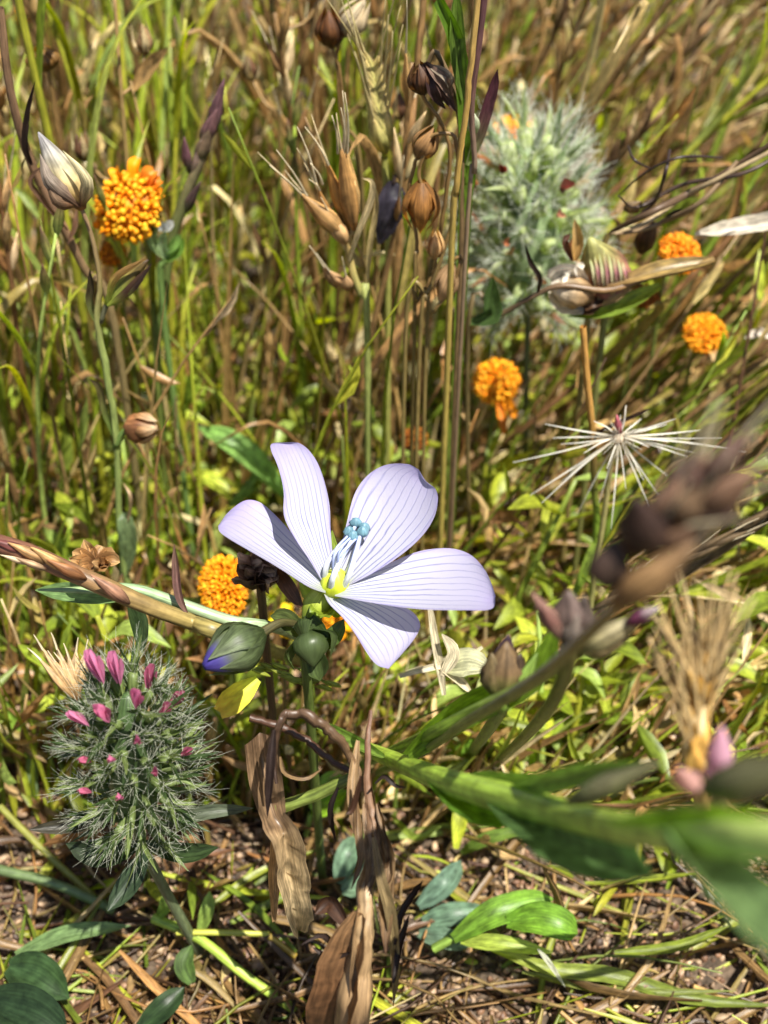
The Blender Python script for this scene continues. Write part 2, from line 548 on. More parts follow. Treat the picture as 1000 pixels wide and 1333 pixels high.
for k in range(5):          # sepals under and behind the petals
    a = math.radians([95, 20, -50, -125, 160][k])
    o = np.array([math.cos(a), math.sin(a), 0])
    e = [0.62, 0.5, -0.2, -0.1, 0.2][k]
    pts = [FC + [-0.05, 0.0, -0.3], FC + o * 0.2 - Z * 0.24, FC + o * 0.34 + Z * (0.2 * e - 0.14), FC + o * (0.36 + 0.3 * e) + Z * (0.62 * e - 0.12)]
    MB().ribbon(spline(pts, 10), [0.14, 0.32, 0.3, 0.16, 0.01], o * 0.6 + Z * 0.5, [hx('#b3c040'), hx('#a2b83c'), hx('#8aa238')], 0.25, 5).build('sepal', M_LEAF, flax)
MB().lathe(ad(397, 810, 12.15), ad(421, 772, 12.2), [0.04, 0.1, 0.145, 0.15, 0.12], [hx('#6f8430'), hx('#9cac3c'), hx('#c4cc58')], 12, 8, rib=.05).build('calyx', M_BUD, flax)
q0 = FC + np.array([-0.14, 0.02, -0.45])
pts = [q0, ad(398, 815, 12.15), ad(396, 850, 12.3), ad(404, 930, 12.9), to_ground(FC + np.array([-0.35, 0.25, 0]))]
pstem(flax, pts, [0.04, 0.045, 0.05, 0.055, 0.06], [hx('#6e7a35'), hx('#5c6c30'), hx('#55652c')])
# bud with a violet tip, its greens darkened as painted shade; a round green capsule
b0, b1 = ad(341, 824, 11.75), ad(266, 868, 11.35)
bud = MB().lathe(b0, b1, [0.05, 0.16, 0.22, 0.225, 0.19, 0.13, 0.04], [hx('#4f5c38'), hx('#586640'), hx('#5f6c48'), hx('#66724e'), hx('#6c745c'), hx('#4c4288'), hx('#3a3078')], 14, 16).build('bud', M_BUD, flax)
ax = unit(b1 - b0); s1 = unit(np.cross(ax, Z)); s2 = np.cross(ax, s1)
for k in range(5):
    a = k * 1.2566 + 0.6
    o = s1 * math.cos(a) + s2 * math.sin(a)
    LN = np.linalg.norm(b1 - b0)
    pts = [b0 + o * 0.06, b0 + ax * LN * 0.3 + o * 0.215, b0 + ax * LN * 0.55 + o * 0.24, b0 + ax * LN * (0.96 if k % 2 else 0.86) + o * 0.12]
    MB().ribbon(spline(pts, 10), [0.16, 0.34, 0.34, 0.2, 0.01], o, [hx('#4c5a32'), hx('#64724a'), hx('#788460')], -0.2, 5).build('sepal', M_LEAF, bud)
pstem(flax, [b0 + ax * 0.05, ad(362, 812, 11.9), ad(382, 812, 12.1), ad(397, 822, 12.2)], [0.06, 0.04, 0.04], hx('#4f4a2c'), 'pedicel')
g0, g1 = ad(402, 822, 12.0), ad(408, 868, 11.85)
cap = MB().lathe(g0, g1, [0.06, 0.16, 0.2, 0.17, 0.09, 0.02], [hx('#3c4a28'), hx('#4c5a34'), hx('#3c4828')], 12, 10, rib=0.06, jit=0.05).build('capsule', M_BUD, flax)
for k in range(4):
    a = k * 1.57 + 0.4
    o = RT * math.cos(a) + np.array([0, 0.7, 0.7]) * math.sin(a)
    MB().ribbon(spline([g0 + o * 0.05, g0 + (g1 - g0) * 0.4 + o * 0.27, g0 + (g1 - g0) * 0.9 + o * 0.2], 8), [0.16, 0.34, 0.01], o, [hx('#465630'), hx('#58683a')], -0.2, 5).build('sepal', M_LEAF, cap)
for pp, w, c in (([(392, 790, 12.1), (372, 760, 12.4), (356, 738, 12.7)], 0.17, '#5a4030'), ([(400, 800, 12.1), (414, 822, 11.95), (428, 830, 11.9)], 0.2, '#46582c'),
                 ([(398, 830, 12.2), (372, 806, 12.1), (352, 802, 12.0)], 0.22, '#5a6638'), ([(398, 845, 12.2), (432, 830, 12.0), (448, 806, 12.0)], 0.2, '#566a34')):
    leafr(flax, [ad(*p) for p in pp], w, hx(c))

# ---------------------------------------------------------------- orange button flowers
FLO_CACHE = {}


def button(px, py, Y, rpx, label, face=(0.1, -0.35, 0.9), cols=('#ffb21c', '#ffc834', '#ff9c10'), squash=0.62, rays=(), lean=0.5, nf=240, wilt=0.0, aspect=1.0, stemcol='#6f7c3a', name='button_daisy', k_out=1.0):
    P = at(px, py, Y)
    r = cmpx(rpx, P)
    base = to_ground(P + np.array([-lean * 0.6, lean, 0]))
    t = thing(name, label, 'flower', base)
    keep(px, py, rpx * 1.3, rpx * 1.3, P)
    ax = unit(face); s1 = -unit(np.cross(ax, [0, 1, 0.2])); s2 = np.cross(ax, s1)
    c = P - ax * r * 0.35
    MB().lathe(c - ax * r * 0.5, c + ax * r * squash * 0.9, [r * 0.3, r * 0.8, r * 0.93, r * 0.85, r * 0.55, r * 0.05], [hx('#6a5a20'), hx('#c07410'), hx(cols[2])], 16, 9).build('disc', M_FLORET, t)
    mb = MB()
    cc = [hx(x) for x in cols]
    for i in range(nf):
        f = (i + 0.5) / nf
        th = math.acos(1 - f * 1.08) + rnd.gauss(0, .04); ph = i * 2.39996 + rnd.gauss(0, .12)
        d = (s1 * math.cos(ph) * aspect + s2 * math.sin(ph)) * math.sin(th)
        n = unit(d + ax * math.cos(th) * 0.9 + rng.normal(0, 0.12, 3))
        p = c + d * r * 0.93 + ax * math.cos(th) * r * squash * 0.9
        h = r * rnd.uniform(0.12, 0.24) * (1 - wilt * rnd.random()); w = r * 0.056 * rnd.uniform(0.7, 1.5) * math.sqrt(240 / nf)
        col = cc[rnd.choice((0, 0, 1, 2))] * rnd.uniform(0.75, 1.1)
        mb.lathe(p - n * h * 0.3, p + n * h, [w * 0.8, w, w * 1.45, w * 0.5], [col * 0.8, col, col * 1.1], 5, 4)
    mb.build('florets', M_FLORET, t, kind='stuff')
    for k in range(11):     # bracts below the disc
        a = k / 11 * 2 * math.pi
        o = s1 * math.cos(a) + s2 * math.sin(a)
        MB().ribbon(spline([c - ax * r * 0.62 + o * r * 0.25, c - ax * r * 0.35 + o * r * 0.9, c + ax * r * 0.12 + o * r * 1.03], 6), [r * 0.3, r * 0.48, r * 0.05], o, [hx('#6f7a3a'), hx('#8b8440'), hx('#b08a4a')], 0.2, 3).build('bract', M_LEAF, t)
    for (a, ln, wd, cl) in rays:
        o = s1 * math.cos(a) + s2 * math.sin(a)
        leafr(t, [c + o * r * 0.85, c + o * r * (1 + ln * 0.5) + ax * r * 0.25, c + o * r * (1 + ln) + ax * r * 0.1], r * wd, hx(cl), 'ray_petal', ax, 0.5, 8, M_FLORET, prof=[0.6, 1, 1, 0.5])
    s0 = c - ax * r * 0.45
    pstem(t, [s0, s0 - ax * r * 0.9 - Z * 0.2, (s0 + base) / 2 + np.array([lean * 0.15, 0, 0]), base], [r * 0.16, r * 0.11, r * 0.11, r * 0.13], [hx('#a89a48'), hx(stemcol), hx(stemcol)])
    return t


button(163, 268, 15.0, 42, 'large ragged orange button flower with curled petals beside the dry seed pod', (-0.15, -0.75, 0.55), rays=((1.2, 0.55, 0.4, '#ffa410'), (1.75, 0.3, 0.34, '#ffae20'), (0.75, 0.42, 0.5, '#e88c28'), (0.5, 0.35, 0.4, '#e08020'), (0.2, 0.2, 0.4, '#f0981c'), (3.6, 0.2, 0.4, '#f08c10')), nf=190, cols=('#ffb41c', '#ffcc2c', '#ffa010'))
button(284, 764, 11.2, 40, 'orange button flower tucked behind the lilac flax petals', (-0.55, -0.55, 0.6), nf=540, squash=0.6, aspect=0.85, cols=('#ffac14', '#ffc428', '#ff9808'))
button(646, 494, 16.0, 29, 'orange button flower between the flax flower and the hairy clover head', (-0.1, -0.6, 0.75), rays=((-1.2, 0.9, 0.5, '#e89018'), (-1.5, 1.5, 0.4, '#d07a20')))
button(889, 326, 16.0, 27, 'orange button flower cupped in green bracts above the striped pinkish pod', (0.25, -0.5, 0.8), cols=('#ffa41c', '#ffb830', '#f08a10'))
button(920, 431, 16.5, 27, 'orange button flower low down beside a bleached dry leaf tip', (0.1, -0.5, 0.85), rays=((-1.3, 0.5, 0.5, '#c8a878'),))
button(842, 382, 16.3, 19, 'withered brownish orange flower head under the drooping dry stem', (0.1, -0.2, 0.9), cols=('#c06a1c', '#d8812c', '#8a4a18'), wilt=0.4, nf=110)
button(146, 328, 15.6, 17, 'small half-hidden orange flower head under the large ragged orange one', (0.0, -0.5, 0.8), cols=('#e88a10', '#f5a018', '#c86c10'), nf=90)
button(540, 570, 15.0, 17, 'small withered orange flower above the right-hand upper lilac petal', (0.0, -0.5, 0.85), cols=('#a8611c', '#c98a30', '#7a4318'), wilt=0.5, nf=90)
button(30, 18, 27.0, 13, 'tiny far yellow button flower in the tall grass', (0, -0.4, 0.9), nf=60, cols=('#ffb410', '#ffc830', '#f09808'))
button(640, 184, 18.6, 15, 'golden flower scrap stuck at the shoulder of the hairy grey-green clover', (-0.4, -0.6, 0.7), nf=60, cols=('#ffb410', '#ff9c08', '#f08c08'), rays=((1.0, 0.8, 0.7, '#ffb010'),))
button(668, 172, 18.8, 17, 'upright yellow petals of a flower peeping over the hairy grey-green clover', (0.1, -0.3, 0.9), nf=40, cols=('#ffb410', '#ff9c08', '#f08c08'), rays=((1.9, 1.1, 0.8, '#ffb814'), (1.2, 1.3, 0.8, '#ffc01c'), (0.6, 1.4, 0.7, '#ffb410')))
button(436, 812, 11.9, 15, 'small dark yellow flower caught below the heart of the flax flower', (0.5, -0.5, 0.7), nf=60, cols=('#ffae10', '#ffc020', '#f09808'), rays=((0.2, 0.7, 1.0, '#ffb414'), (-0.8, 0.6, 0.9, '#f5a010')))
button(372, 812, 12.8, 16, 'bright yellow petals shining between the flax bud and the green capsule', (-0.2, -0.5, 0.8), nf=40, cols=('#ffd010', '#ffda20', '#f0b808'), rays=((1.4, 0.7, 1.0, '#ffd818'), (2.6, 0.8, 0.9, '#ffe020'), (-0.8, 0.9, 1.0, '#ffd414')))
yp = thing('fallen_petal', 'broad yellow-green petal under the flax bud, sunlight painted into its colour', 'petal', ag(320, 905, 1.2))
leafr(yp, [ad(285, 928, 12.9), ad(308, 908, 12.8), ad(336, 884, 12.9)], 0.3, [hx('#ffdc60'), hx('#fff050'), hx('#e0f050')], 'blade', (0.3, -0.4, 0.8), 0.3, 9, M_FLORET, prof=[0.5, 1, 0.9, 0.3])  # yellows brightened to look sunlit, as the petal sits in shade


# ---------------------------------------------------------------- clover heads
def clover(base_p, tip_p, R, label, dark, pale, hair, florets, ncal, toothlen, hairlen, nh, seed, leaves=(), extra_cols=None):
    rr = np.random.default_rng(seed)
    base_p, tip_p = np.asarray(base_p), np.asarray(tip_p)
    g = to_ground(base_p + np.array([0.3, 0.4, 0]))
    t = thing('clover', label, 'clover', g)
    ax = unit(tip_p - base_p); Lh = np.linalg.norm(tip_p - base_p)
    s1 = unit(np.cross(ax, [0, 1, 0.3])); s2 = np.cross(ax, s1)
    MB().lathe(base_p, tip_p, [R * 0.3, R * 0.55, R * 0.6, R * 0.45, R * 0.1], dark, 12, 9).build('core', M_STEM, t)
    teeth, hairs, cal = MB(), MB(), MB()
    for i in range(ncal):
        f = (i + 0.5) / ncal
        v = f ** 0.9; ph = i * 2.39996
        o = s1 * math.cos(ph) + s2 * math.sin(ph)
        pr = R * (0.35 + 0.4 * math.sin(math.pi * min(v * 0.9 + 0.08, 1)))
        p = base_p + ax * Lh * v + o * pr
        n = unit(o * (1.0 - 0.55 * v) + ax * (-0.25 + 1.15 * v))
        cal.lathe(p - n * R * 0.25, p + n * R * 0.28, np.array([R * 0.06, R * 0.11, R * 0.1]) * (1.5 if extra_cols is not None else 1), [pale * 0.8, pale], 5, 4)
        for j in range(5):
            d = unit(n + rr.normal(0, 0.24, 3))
            L = toothlen * rr.uniform(0.65, 1.2)
            q = p + n * R * 0.2
            bend = rr.normal(0, 0.1, 3)
            path = spline([q, q + d * L * 0.5 + bend * L * 0.3, q + d * L + bend * L], 5)
            c = dark if rr.random() < 0.7 else pale
            if extra_cols is not None and rr.random() < 0.12:
                c = extra_cols[rr.integers(len(extra_cols))]
            teeth.ribbon(path, np.array([R * 0.085, R * 0.075, R * 0.05, 0.004]) * (1.9 if extra_cols is not None else 1.75), np.cross(d, rr.normal(0, 1, 3)), [pale, c, c], 0.3, 3)
            for _ in range(nh):
                k = rr.uniform(0.0, 0.75)
                hp = path[0] * (1 - k) + path[-1] * k
                hd = unit(d * 0.75 + rr.normal(0, 0.45, 3))
                hl = hairlen * rr.uniform(0.5, 1.2)
                hairs.tube(np.array([hp, hp + hd * hl * 0.55, hp + hd * hl + rr.normal(0, 0.08, 3) * hl]), np.array([0.0017, 0.0013, 0.0007]) * (2.0 if extra_cols is not None else 1), hair, 3, cap=False)
    cal.build('calyx_tubes', M_LEAF, t, kind='stuff')
    teeth.build('calyx_teeth', M_LEAF, t, kind='stuff')
    hairs.build('hairs', M_HAIR, t, kind='stuff')
    for (x, y, dd, ln, c) in florets:
        P = ad(x, y, dd)
        v = np.clip((P - base_p) @ ax, 0, Lh)
        o = unit(P - (base_p + ax * v) + ax * 0.5 + Z * 0.35); P = P + o * ln * 0.25
        P0 = P - o * ln * 0.8; P1 = P + o * ln * 0.8
        sd = unit(np.cross(o, FW))
        fl = MB().ribbon(spline([P0, P + Z * 0.02, P1], 9), np.array([0.35, 0.75, 1, 0.9, 0.5]) * ln * 0.5, -FW * 0.8 + sd * 0.5, [c * 0.8, c, c * 1.1], 0.7, 5).build('floret', M_PINK, t)
        for sgn in (-1, 1):
            MB().ribbon(spline([P0, P + sd * sgn * ln * 0.14, P1 - o * ln * 0.35 + sd * sgn * ln * 0.2], 6), np.array([0.3, 0.9, 0.3]) * ln * 0.3, -FW + sd * sgn, [c * 0.6, c * 0.85], 0.5, 3).build('wing', M_PINK, fl)
    for pp, w, c in leaves:
        leafr(t, pp, w, c, fold=0.3)
    pstem(t, [base_p + ax * 0.1, base_p - Z * 0.6, g], [0.07, 0.06, 0.07], hx('#6f7a58'))
    return t


PK1, PK2, PK3 = hx('#f89cc4'), hx('#ee88ae'), hx('#dc7898')
cb, ct = ad(180, 1068, 12.6), ad(166, 905, 11.3)
keep(170, 985, 105, 150, ct)
FL = [(128, 874, 11.0, 0.38, PK1), (153, 876, 11.1, 0.36, PK1), (195, 886, 11.2, 0.28, PK3), (178, 913, 10.7, 0.33, PK2), (137, 931, 10.8, 0.36, PK2), (106, 938, 11.1, 0.28, PK1), (213, 927, 11.2, 0.24, PK3), (228, 914, 11.3, 0.24, PK3),
      (180, 965, 10.6, 0.22, PK2), (147, 989, 10.7, 0.2, PK2), (201, 1005, 10.9, 0.2, PK3), (157, 1038, 11.1, 0.2, PK2), (113, 990, 11.0, 0.2, PK3), (241, 981, 11.5, 0.18, PK3), (113, 1030, 11.3, 0.2, PK3)]
clover(cb, ct, 0.49, 'dark green hairy clover head dotted with small pink florets', hx('#4c6238'), hx('#8a9c5c'), hx('#dcdecc'), [(a_, b_, c_, d_ * .78, e_) for a_, b_, c_, d_, e_ in FL], 74, 0.42, 0.22, 9, 5,
       leaves=(([ad(180, 1100, 12.6), ad(130, 1112, 12.3), ad(86, 1098, 12.2)], 0.28, hx('#36452c')), ([ad(188, 1098, 12.7), ad(240, 1110, 12.5), ad(284, 1103, 12.4)], 0.22, hx('#3f5230')),
               ([ad(190, 1110, 12.7), ad(168, 1150, 12.6), ad(140, 1186, 12.5)], 0.26, hx('#42543a')), ([ad(210, 1075, 12.5), ad(265, 1058, 12.5), ad(330, 1052, 12.6)], 0.16, hx('#66705a')),
               ([ad(150, 1070, 12.4), ad(90, 1075, 12.1), ad(38, 1080, 12.0)], 0.16, hx('#4a4638'))))
hb, ht = at(690, 400, 17.3), at(690, 195, 17.3)
keep(690, 285, 125, 140, ht)
clover(hb, ht, 0.85, 'tall faded grey-green woolly clover head with orange-brown specks', hx('#94aa78'), hx('#cfdc9c'), hx('#eef0e4'),
       [(735, 245, 16.4, 0.4, hx('#8a4a40')), (615, 240, 16.4, 0.3, hx('#c08058')), (660, 315, 16.0, 0.22, hx('#b8744c')), (728, 280, 16.2, 0.26, hx('#e0a888')), (745, 320, 16.3, 0.3, hx('#b07850')), (655, 222, 16.4, 0.24, hx('#8a4030'))],
       58, 0.62, 0.42, 15, 6, extra_cols=[hx('#c8875a'), hx('#b46a42'), hx('#d8c49a')])
hb, ht = at(105, 540, 20.5), at(100, 455, 20.5)
clover(hb, ht, 0.95, 'dim purplish clover head far behind the green flax stem', hx('#6f7858'), hx('#8f9a74'), hx('#d5d6c4'), [(105, 440, 20, 0.5, hx('#8a4a5c')), (80, 490, 20, 0.4, hx('#a86a6c'))], 60, 0.8, 0.5, 4, 8)
hb, ht = at(8, 700, 17.5), at(15, 630, 17.5)
clover(hb, ht, 0.75, 'pale woolly clover head half hidden behind the reddish grass spike', hx('#94a878'), hx('#b4c490'), hx('#eef0e0'), [(30, 640, 17, 0.3, hx('#c09078'))], 50, 0.7, 0.45, 5, 9)


# ---------------------------------------------------------------- husks, pods and seed heads
def husk(parent, p0, p1, w, col, name='husk', awn=0.0, flat=0.6, mat=None, rib=0.08, sides=8, awncol=None, bend=None):
    p0, p1 = np.asarray(p0), np.asarray(p1)
    h = MB().lathe(p0, p1, np.array([0.25, 0.75, 1.0, 0.95, 0.7, 0.4, 0.06]) * w, col, sides, 9, flat, rib, 5, bend, jit=0.05).build(name, mat or M_HUSK, parent)
    if awn:
        d = unit(p1 - p0 + rng.normal(0, 0.04, 3)); s = np.cross(d, FW)
        MB().tube(spline([p1 - d * 0.05, p1 + d * awn * 0.5, p1 + d * awn + s * awn * 0.05 * rnd.uniform(-1, 1)], 5), [0.016, 0.011, 0.004], awncol if awncol is not None else PALE, 4).build('awn', M_STRAW, h)
    return h


# left flax plant: green stem, long dry pod, half-open bud, small round capsule
Yl = 12.4
lf = thing('flax_stalk', 'slender green flax stalk topped by a long papery dry pod', 'plant', to_ground(at(170, 820, Yl)))
keep(125, 480, 40, 330, at(130, 450, Yl))
sp = [at(105, 268, Yl), at(122, 315, Yl), at(131, 372, Yl), at(128, 420, Yl), at(141, 500, Yl), at(150, 575, Yl), at(153, 660, Yl), at(161, 735, Yl), at(172, 800, Yl), to_ground(at(170, 820, Yl))]
pstem(lf, sp, [0.022, 0.028, 0.034, 0.042, 0.045, 0.045, 0.05, 0.055, 0.06], [hx('#9a7a5c'), hx('#a08c5c'), hx('#94a25a'), hx('#94a45c'), hx('#8a9c58'), hx('#7f9450')], n=40, rough=.004, jit=.1)
pod = MB().lathe(at(108, 272, Yl), at(50, 172, Yl), np.array([0.05, 0.16, 0.2, 0.185, 0.14, 0.08, 0.01]), [hx('#8f6440'), hx('#d0b070'), hx('#ddd0a0'), hx('#cfc9bd'), hx('#a8a4a8')], 14, 14, 0.8, 0.06, 6).build('dry_pod', M_HUSK, lf)
for a, b, c, w, cl in (((104, 270), (66, 238), (52, 200), 0.2, '#b0a090'), ((106, 268), (112, 235), (82, 196), 0.16, '#e0d2a4'), ((100, 266), (74, 262), (58, 226), 0.15, '#8a7058')):
    leafr(pod, [at(*a, Yl - 0.1), at(*b, Yl - 0.25), at(*c, Yl - 0.2)], w, [hx('#7a5232'), hx(cl), hx(cl)], 'sepal', (0, -1, 0.3), -0.3, 9, M_HUSK, prof=[0.4, 1, 0.9, 0.5, 0.03])
hb2 = MB().lathe(at(139, 396, Yl), at(193, 338, Yl), np.array([0.04, 0.12, 0.125, 0.1, 0.06, 0.01]), [hx('#a8b83c'), hx('#b9c65c'), hx('#8a7a40'), hx('#5a4430')], 12, 10, 0.8, 0.08, 6).build('bud', M_HUSK, lf)
for a, b, c, w, cl in (((140, 398), (160, 385), (190, 350), 0.1, '#4a3424'), ((140, 394), (150, 362), (190, 336), 0.09, '#8a6a3a'), ((140, 397), (172, 378), (198, 342), 0.07, '#3a2a22')):
    leafr(hb2, [at(*a, Yl - 0.1), at(*b, Yl - 0.14), at(*c, Yl - 0.1)], w, [hx('#a0b040'), hx(cl), hx(cl)], 'sepal', (0, -1, 0.3), -0.2, 8, M_HUSK)
pstem(lf, [at(139, 396, Yl), at(136, 404, Yl), at(131, 420, Yl)], [0.03, 0.035], hx('#6b6b50'), 'pedicel', n=6)
leafr(lf, [at(128, 425, Yl), at(118, 395, Yl), at(119, 372, Yl), at(117, 350, Yl)], 0.1, [hx('#7f8f4a'), hx('#5a5038'), hx('#3e342a')], fold=0.6, n=12)
leafr(lf, [at(149, 570, Yl), at(137, 535, Yl), at(129, 505, Yl), at(116, 493, Yl)], 0.1, [hx('#7f9a4a'), hx('#6f6a40'), hx('#4a3c2c')], fold=0.5)
rc = MB().lathe(at(166, 558, Yl), at(203, 556, Yl - 0.25), np.array([0.05, 0.16, 0.2, 0.19, 0.15, 0.1, 0.03]), [hx('#8a5a34'), hx('#a8744a'), hx('#8a5c3c'), hx('#d8b890')], 12, 10, 1.0, 0.07, 5, jit=0.08).build('capsule', M_HUSK, lf)
for k in range(5):
    a = k * 1.2566
    o = np.array([0, math.sin(a), math.cos(a)])
    q = at(168, 557, Yl) + o * 0.1; q2 = at(186, 556, Yl - 0.12) + o * 0.21; q3 = at(205, 556, Yl - 0.27) + o * 0.09
    leafr(rc, [q, q2, q3], 0.17, [hx('#8a5a38'), hx('#b98a5c'), hx('#e0c8a0')], 'husk', o, -0.2, 7, M_HUSK)
pstem(lf, [at(167, 558, Yl), at(158, 566, Yl), at(151, 582, Yl)], [0.04, 0.05], hx('#6f8a44'), 'pedicel', n=6)
leafr(lf, [at(160, 752, Yl), at(168, 715, Yl - 0.1), at(164, 680, Yl - 0.1), at(157, 668, Yl)], 0.27, hx('#8aa070'), n=12)
leafr(lf, [at(157, 690, Yl), at(168, 672, Yl - 0.1), at(170, 645, Yl - 0.2), at(160, 628, Yl)], 0.06, hx('#c8a880'), 'tendril', mat=M_STRAW)

# the second stalk at far left: brown, leaning, crossing behind the pod
t = thing('dry_stalk', 'long brown leaning stalk with a black curled leaf behind the dry pod', 'stalk', to_ground(at(130, 420, 14.2)))
pstem(t, [at(0, 10, 13.6), at(14, 120, 13.7), at(40, 210, 13.9), at(75, 280, 14.0), at(110, 350, 14.1), at(150, 430, 14.2), to_ground(at(130, 420, 14.2))], [0.05, 0.055, 0.06, 0.06, 0.06], [hx('#9a7a5c'), hx('#8a6a50'), hx('#7f7448')], n=36)
leafr(t, [at(42, 215, 13.8), at(34, 190, 13.7), at(37, 150, 13.7), at(46, 105, 13.7)], 0.09, [BLACKISH * 1.6, BLACKISH], n=14, fold=0.7)
leafr(t, [at(88, 300, 13.9), at(56, 262, 13.7), at(40, 236, 13.7), at(56, 214, 13.8)], 0.07, hx('#6f5440'), n=14, fold=0.6)
leafr(t, [at(88, 318, 14.0), at(98, 295, 13.9), at(100, 272, 13.9)], 0.09, hx('#b08a70'), n=8)

# reddish diagonal grass spike, left
t = thing('grass_spike', 'stout reddish brown grass spike lying slantwise across green leaves', 'grass', to_ground(at(300, 835, 10.6)))
P = [ad(-30, 700, 11.6), ad(30, 718, 11.7), ad(90, 744, 11.8), ad(140, 766, 11.9), ad(195, 790, 12.1), ad(250, 810, 12.4), ad(310, 832, 12.8)]
keep(140, 765, 150, 45, P[4])
pstem(t, P + [ag(430, 872, -.1)], [0.1, 0.11, 0.1, 0.1, 0.09, 0.085, 0.08], [hx('#7a4f42'), hx('#8a6248'), hx('#9a8050'), hx('#94844c'), hx('#8a8648')], n=40, sides=9)
for k, (x, y, x2, y2, w, c) in enumerate(((-20, 700, 45, 722, 0.12, '#7d4a44'), (10, 706, 70, 735, 0.13, '#c49a68'), (40, 712, 92, 746, 0.12, '#d2aa70'), (60, 728, 112, 754, 0.12, '#a8754c'), (20, 726, 62, 742, 0.08, '#c8a884'), (118, 748, 168, 786, 0.13, '#b08468'), (120, 752, 150, 770, 0.09, '#e0c0a0'), (0, 722, 40, 735, 0.06, '#e0cba8'))):
    husk(t, ad(x2, y2, 11.75), ad(x, y, 11.5), w, [hx(c) * 0.6, hx(c), hx(c) * 1.1], flat=0.5)
t2 = thing('green_shoot', 'smooth pale green stem lying alongside the reddish grass spike', 'stem', ag(440, 850, -.1))
pstem(t2, [ad(50, 768, 12.4), ad(110, 768, 12.3), ad(170, 766, 12.3), ad(230, 784, 12.4), ad(300, 808, 12.5), ad(360, 818, 13.2), ag(440, 850, -.1)], [0.012, 0.05, 0.06, 0.065, 0.065, 0.07], [hx('#a4bc80'), hx('#94b080'), hx('#a8bc94'), hx('#8aa070')], n=30)
leafr(t2, [ad(160, 778, 12.4), ad(105, 772, 12.6), ad(46, 768, 12.8)], 0.24, hx('#86a868'), n=10)
leafr(t2, [ad(170, 782, 12.3), ad(182, 810, 12.5), ad(185, 850, 12.8)], 0.2, hx('#8fb07a'), n=10)
t3 = thing('dry_sliver', 'thin upright dark purple-brown dry leaf sliver beside the orange button flower', 'leaf', ad(243, 796, 12.3))
leafr(t3, [ad(243, 798, 12.3), ad(233, 775, 12.2), ad(229, 740, 12.1), ad(227, 708, 12.0)], 0.09, [hx('#8a6a60'), hx('#7a5a54'), hx('#7a6050')], 'blade', mat=M_HUSK, fold=0.6)
t4 = thing('curled_dry_calyx', 'crumpled brown dry calyx resting above the reddish grass spike', 'calyx', ad(120, 742, 12.2))
for k in range(9):
    a = k / 9 * 6.28
    o = np.array([math.cos(a), math.sin(a) * 0.8, 0.25 + 0.3 * rnd.random()])
    c0 = ad(125, 735, 12.2)
    leafr(t4, [c0, c0 + o * 0.16, c0 + o * 0.26 + Z * 0.1 * rnd.uniform(-1, 1)], 0.17, [hx('#5a3c26'), hx('#a87c4c'), hx('#d0ac78')], 'husk', (0, -0.5, 0.8), 0.5, 7, M_HUSK, wav=0.15)
t5 = thing('brown_calyx', 'crumpled grey-brown withered flower wedged between orange button and lilac petal', 'calyx', to_ground(ad(338, 750, 12.7)))
for k in range(16):
    o = unit(rng.normal(0, 1, 3) + np.array([0, -0.5, 0.3])); c0 = ad(336 + rnd.uniform(-14, 18), 748 + rnd.uniform(-20, 14), 12.6)
    leafr(t5, [c0 - o * 0.1, c0 + o * 0.1, c0 + o * 0.24], 0.22, [hx('#3c2a20'), hx('#6f5444'), hx(rnd.choice(['#a08878', '#7a5c44', '#b89c80']))], 'husk', rng.normal(0, 1, 3), 0.5, 6, M_HUSK, wav=0.12)
pstem(t5, [ad(338, 752, 12.7), to_ground(ad(338, 750, 12.7))], 0.05, hx('#5a4430'), n=8)

# barley-like dry spikelet, centre top
Yb = 13.6
t = thing('barley_spikelet', 'dry tan barley spikelets with long fine awns, splayed like a hand', 'grass', to_ground(at(475, 400, Yb)))
keep(425, 250, 65, 105, at(430, 250, Yb))
for (x0, y0, x1, y1, w, aw, c) in ((452, 312, 392, 252, 0.17, 0.75, '#c69c62'), (446, 300, 405, 262, 0.14, 0.5, '#b98d54'), (455, 300, 424, 205, 0.1, 0.55, '#c8964e'), (456, 305, 452, 195, 0.16, 0.5, '#d0a768'), (462, 300, 444, 190, 0.12, 0.42, '#bb8e54'),
                                  (458, 295, 462, 235, 0.1, 0.0, '#d8b478'), (450, 318, 430, 280, 0.13, 0.3, '#cda672'), (440, 305, 412, 240, 0.06, 0.55, '#b88a50'), (455, 310, 458, 262, 0.09, 0, '#e0c79a'), (447, 310, 421, 262, 0.06, 0.55, '#d0aa70')):
    husk(t, at(x0, y0, Yb + rnd.uniform(-0.1, 0.1)), at(x1, y1, Yb + rnd.uniform(-0.15, 0.1)), w, [hx(c) * 0.75, hx(c), hx(c) * 1.1], awn=aw, awncol=hx('#e3cfa4'))
for (x0, y0, x1, y1) in ((400, 262, 351, 215), (405, 265, 360, 195), (428, 215, 397, 165), (452, 200, 449, 120), (446, 195, 446, 118), (448, 200, 444, 140), (440, 200, 432, 150), (412, 240, 387, 165), (420, 240, 404, 212), (416, 248, 402, 233)):
    MB().tube(spline([at(x0, y0, Yb), at((x0 + x1) / 2 + 3, (y0 + y1) / 2, Yb - 0.1), at(x1, y1, Yb - 0.15)], 6), [0.018, 0.012, 0.005], PALE, 4).build('awn', M_STRAW, t)
pstem(t, [at(452, 305, Yb), at(458, 350, Yb), at(470, 385, Yb), at(478, 420, Yb), to_ground(at(475, 400, Yb))], [0.05, 0.045, 0.05], [hx('#c6a468'), hx('#a8a860'), hx('#8a9a50')])
leafr(t, [at(455, 340, Yb - .1), at(468, 300, Yb - .2), at(483, 262, Yb - .2), at(484, 238, Yb - .2), at(472, 232, Yb - .2)], 0.09, hx('#cdb98a'), 'blade', mat=M_STRAW, fold=0.5, n=16)
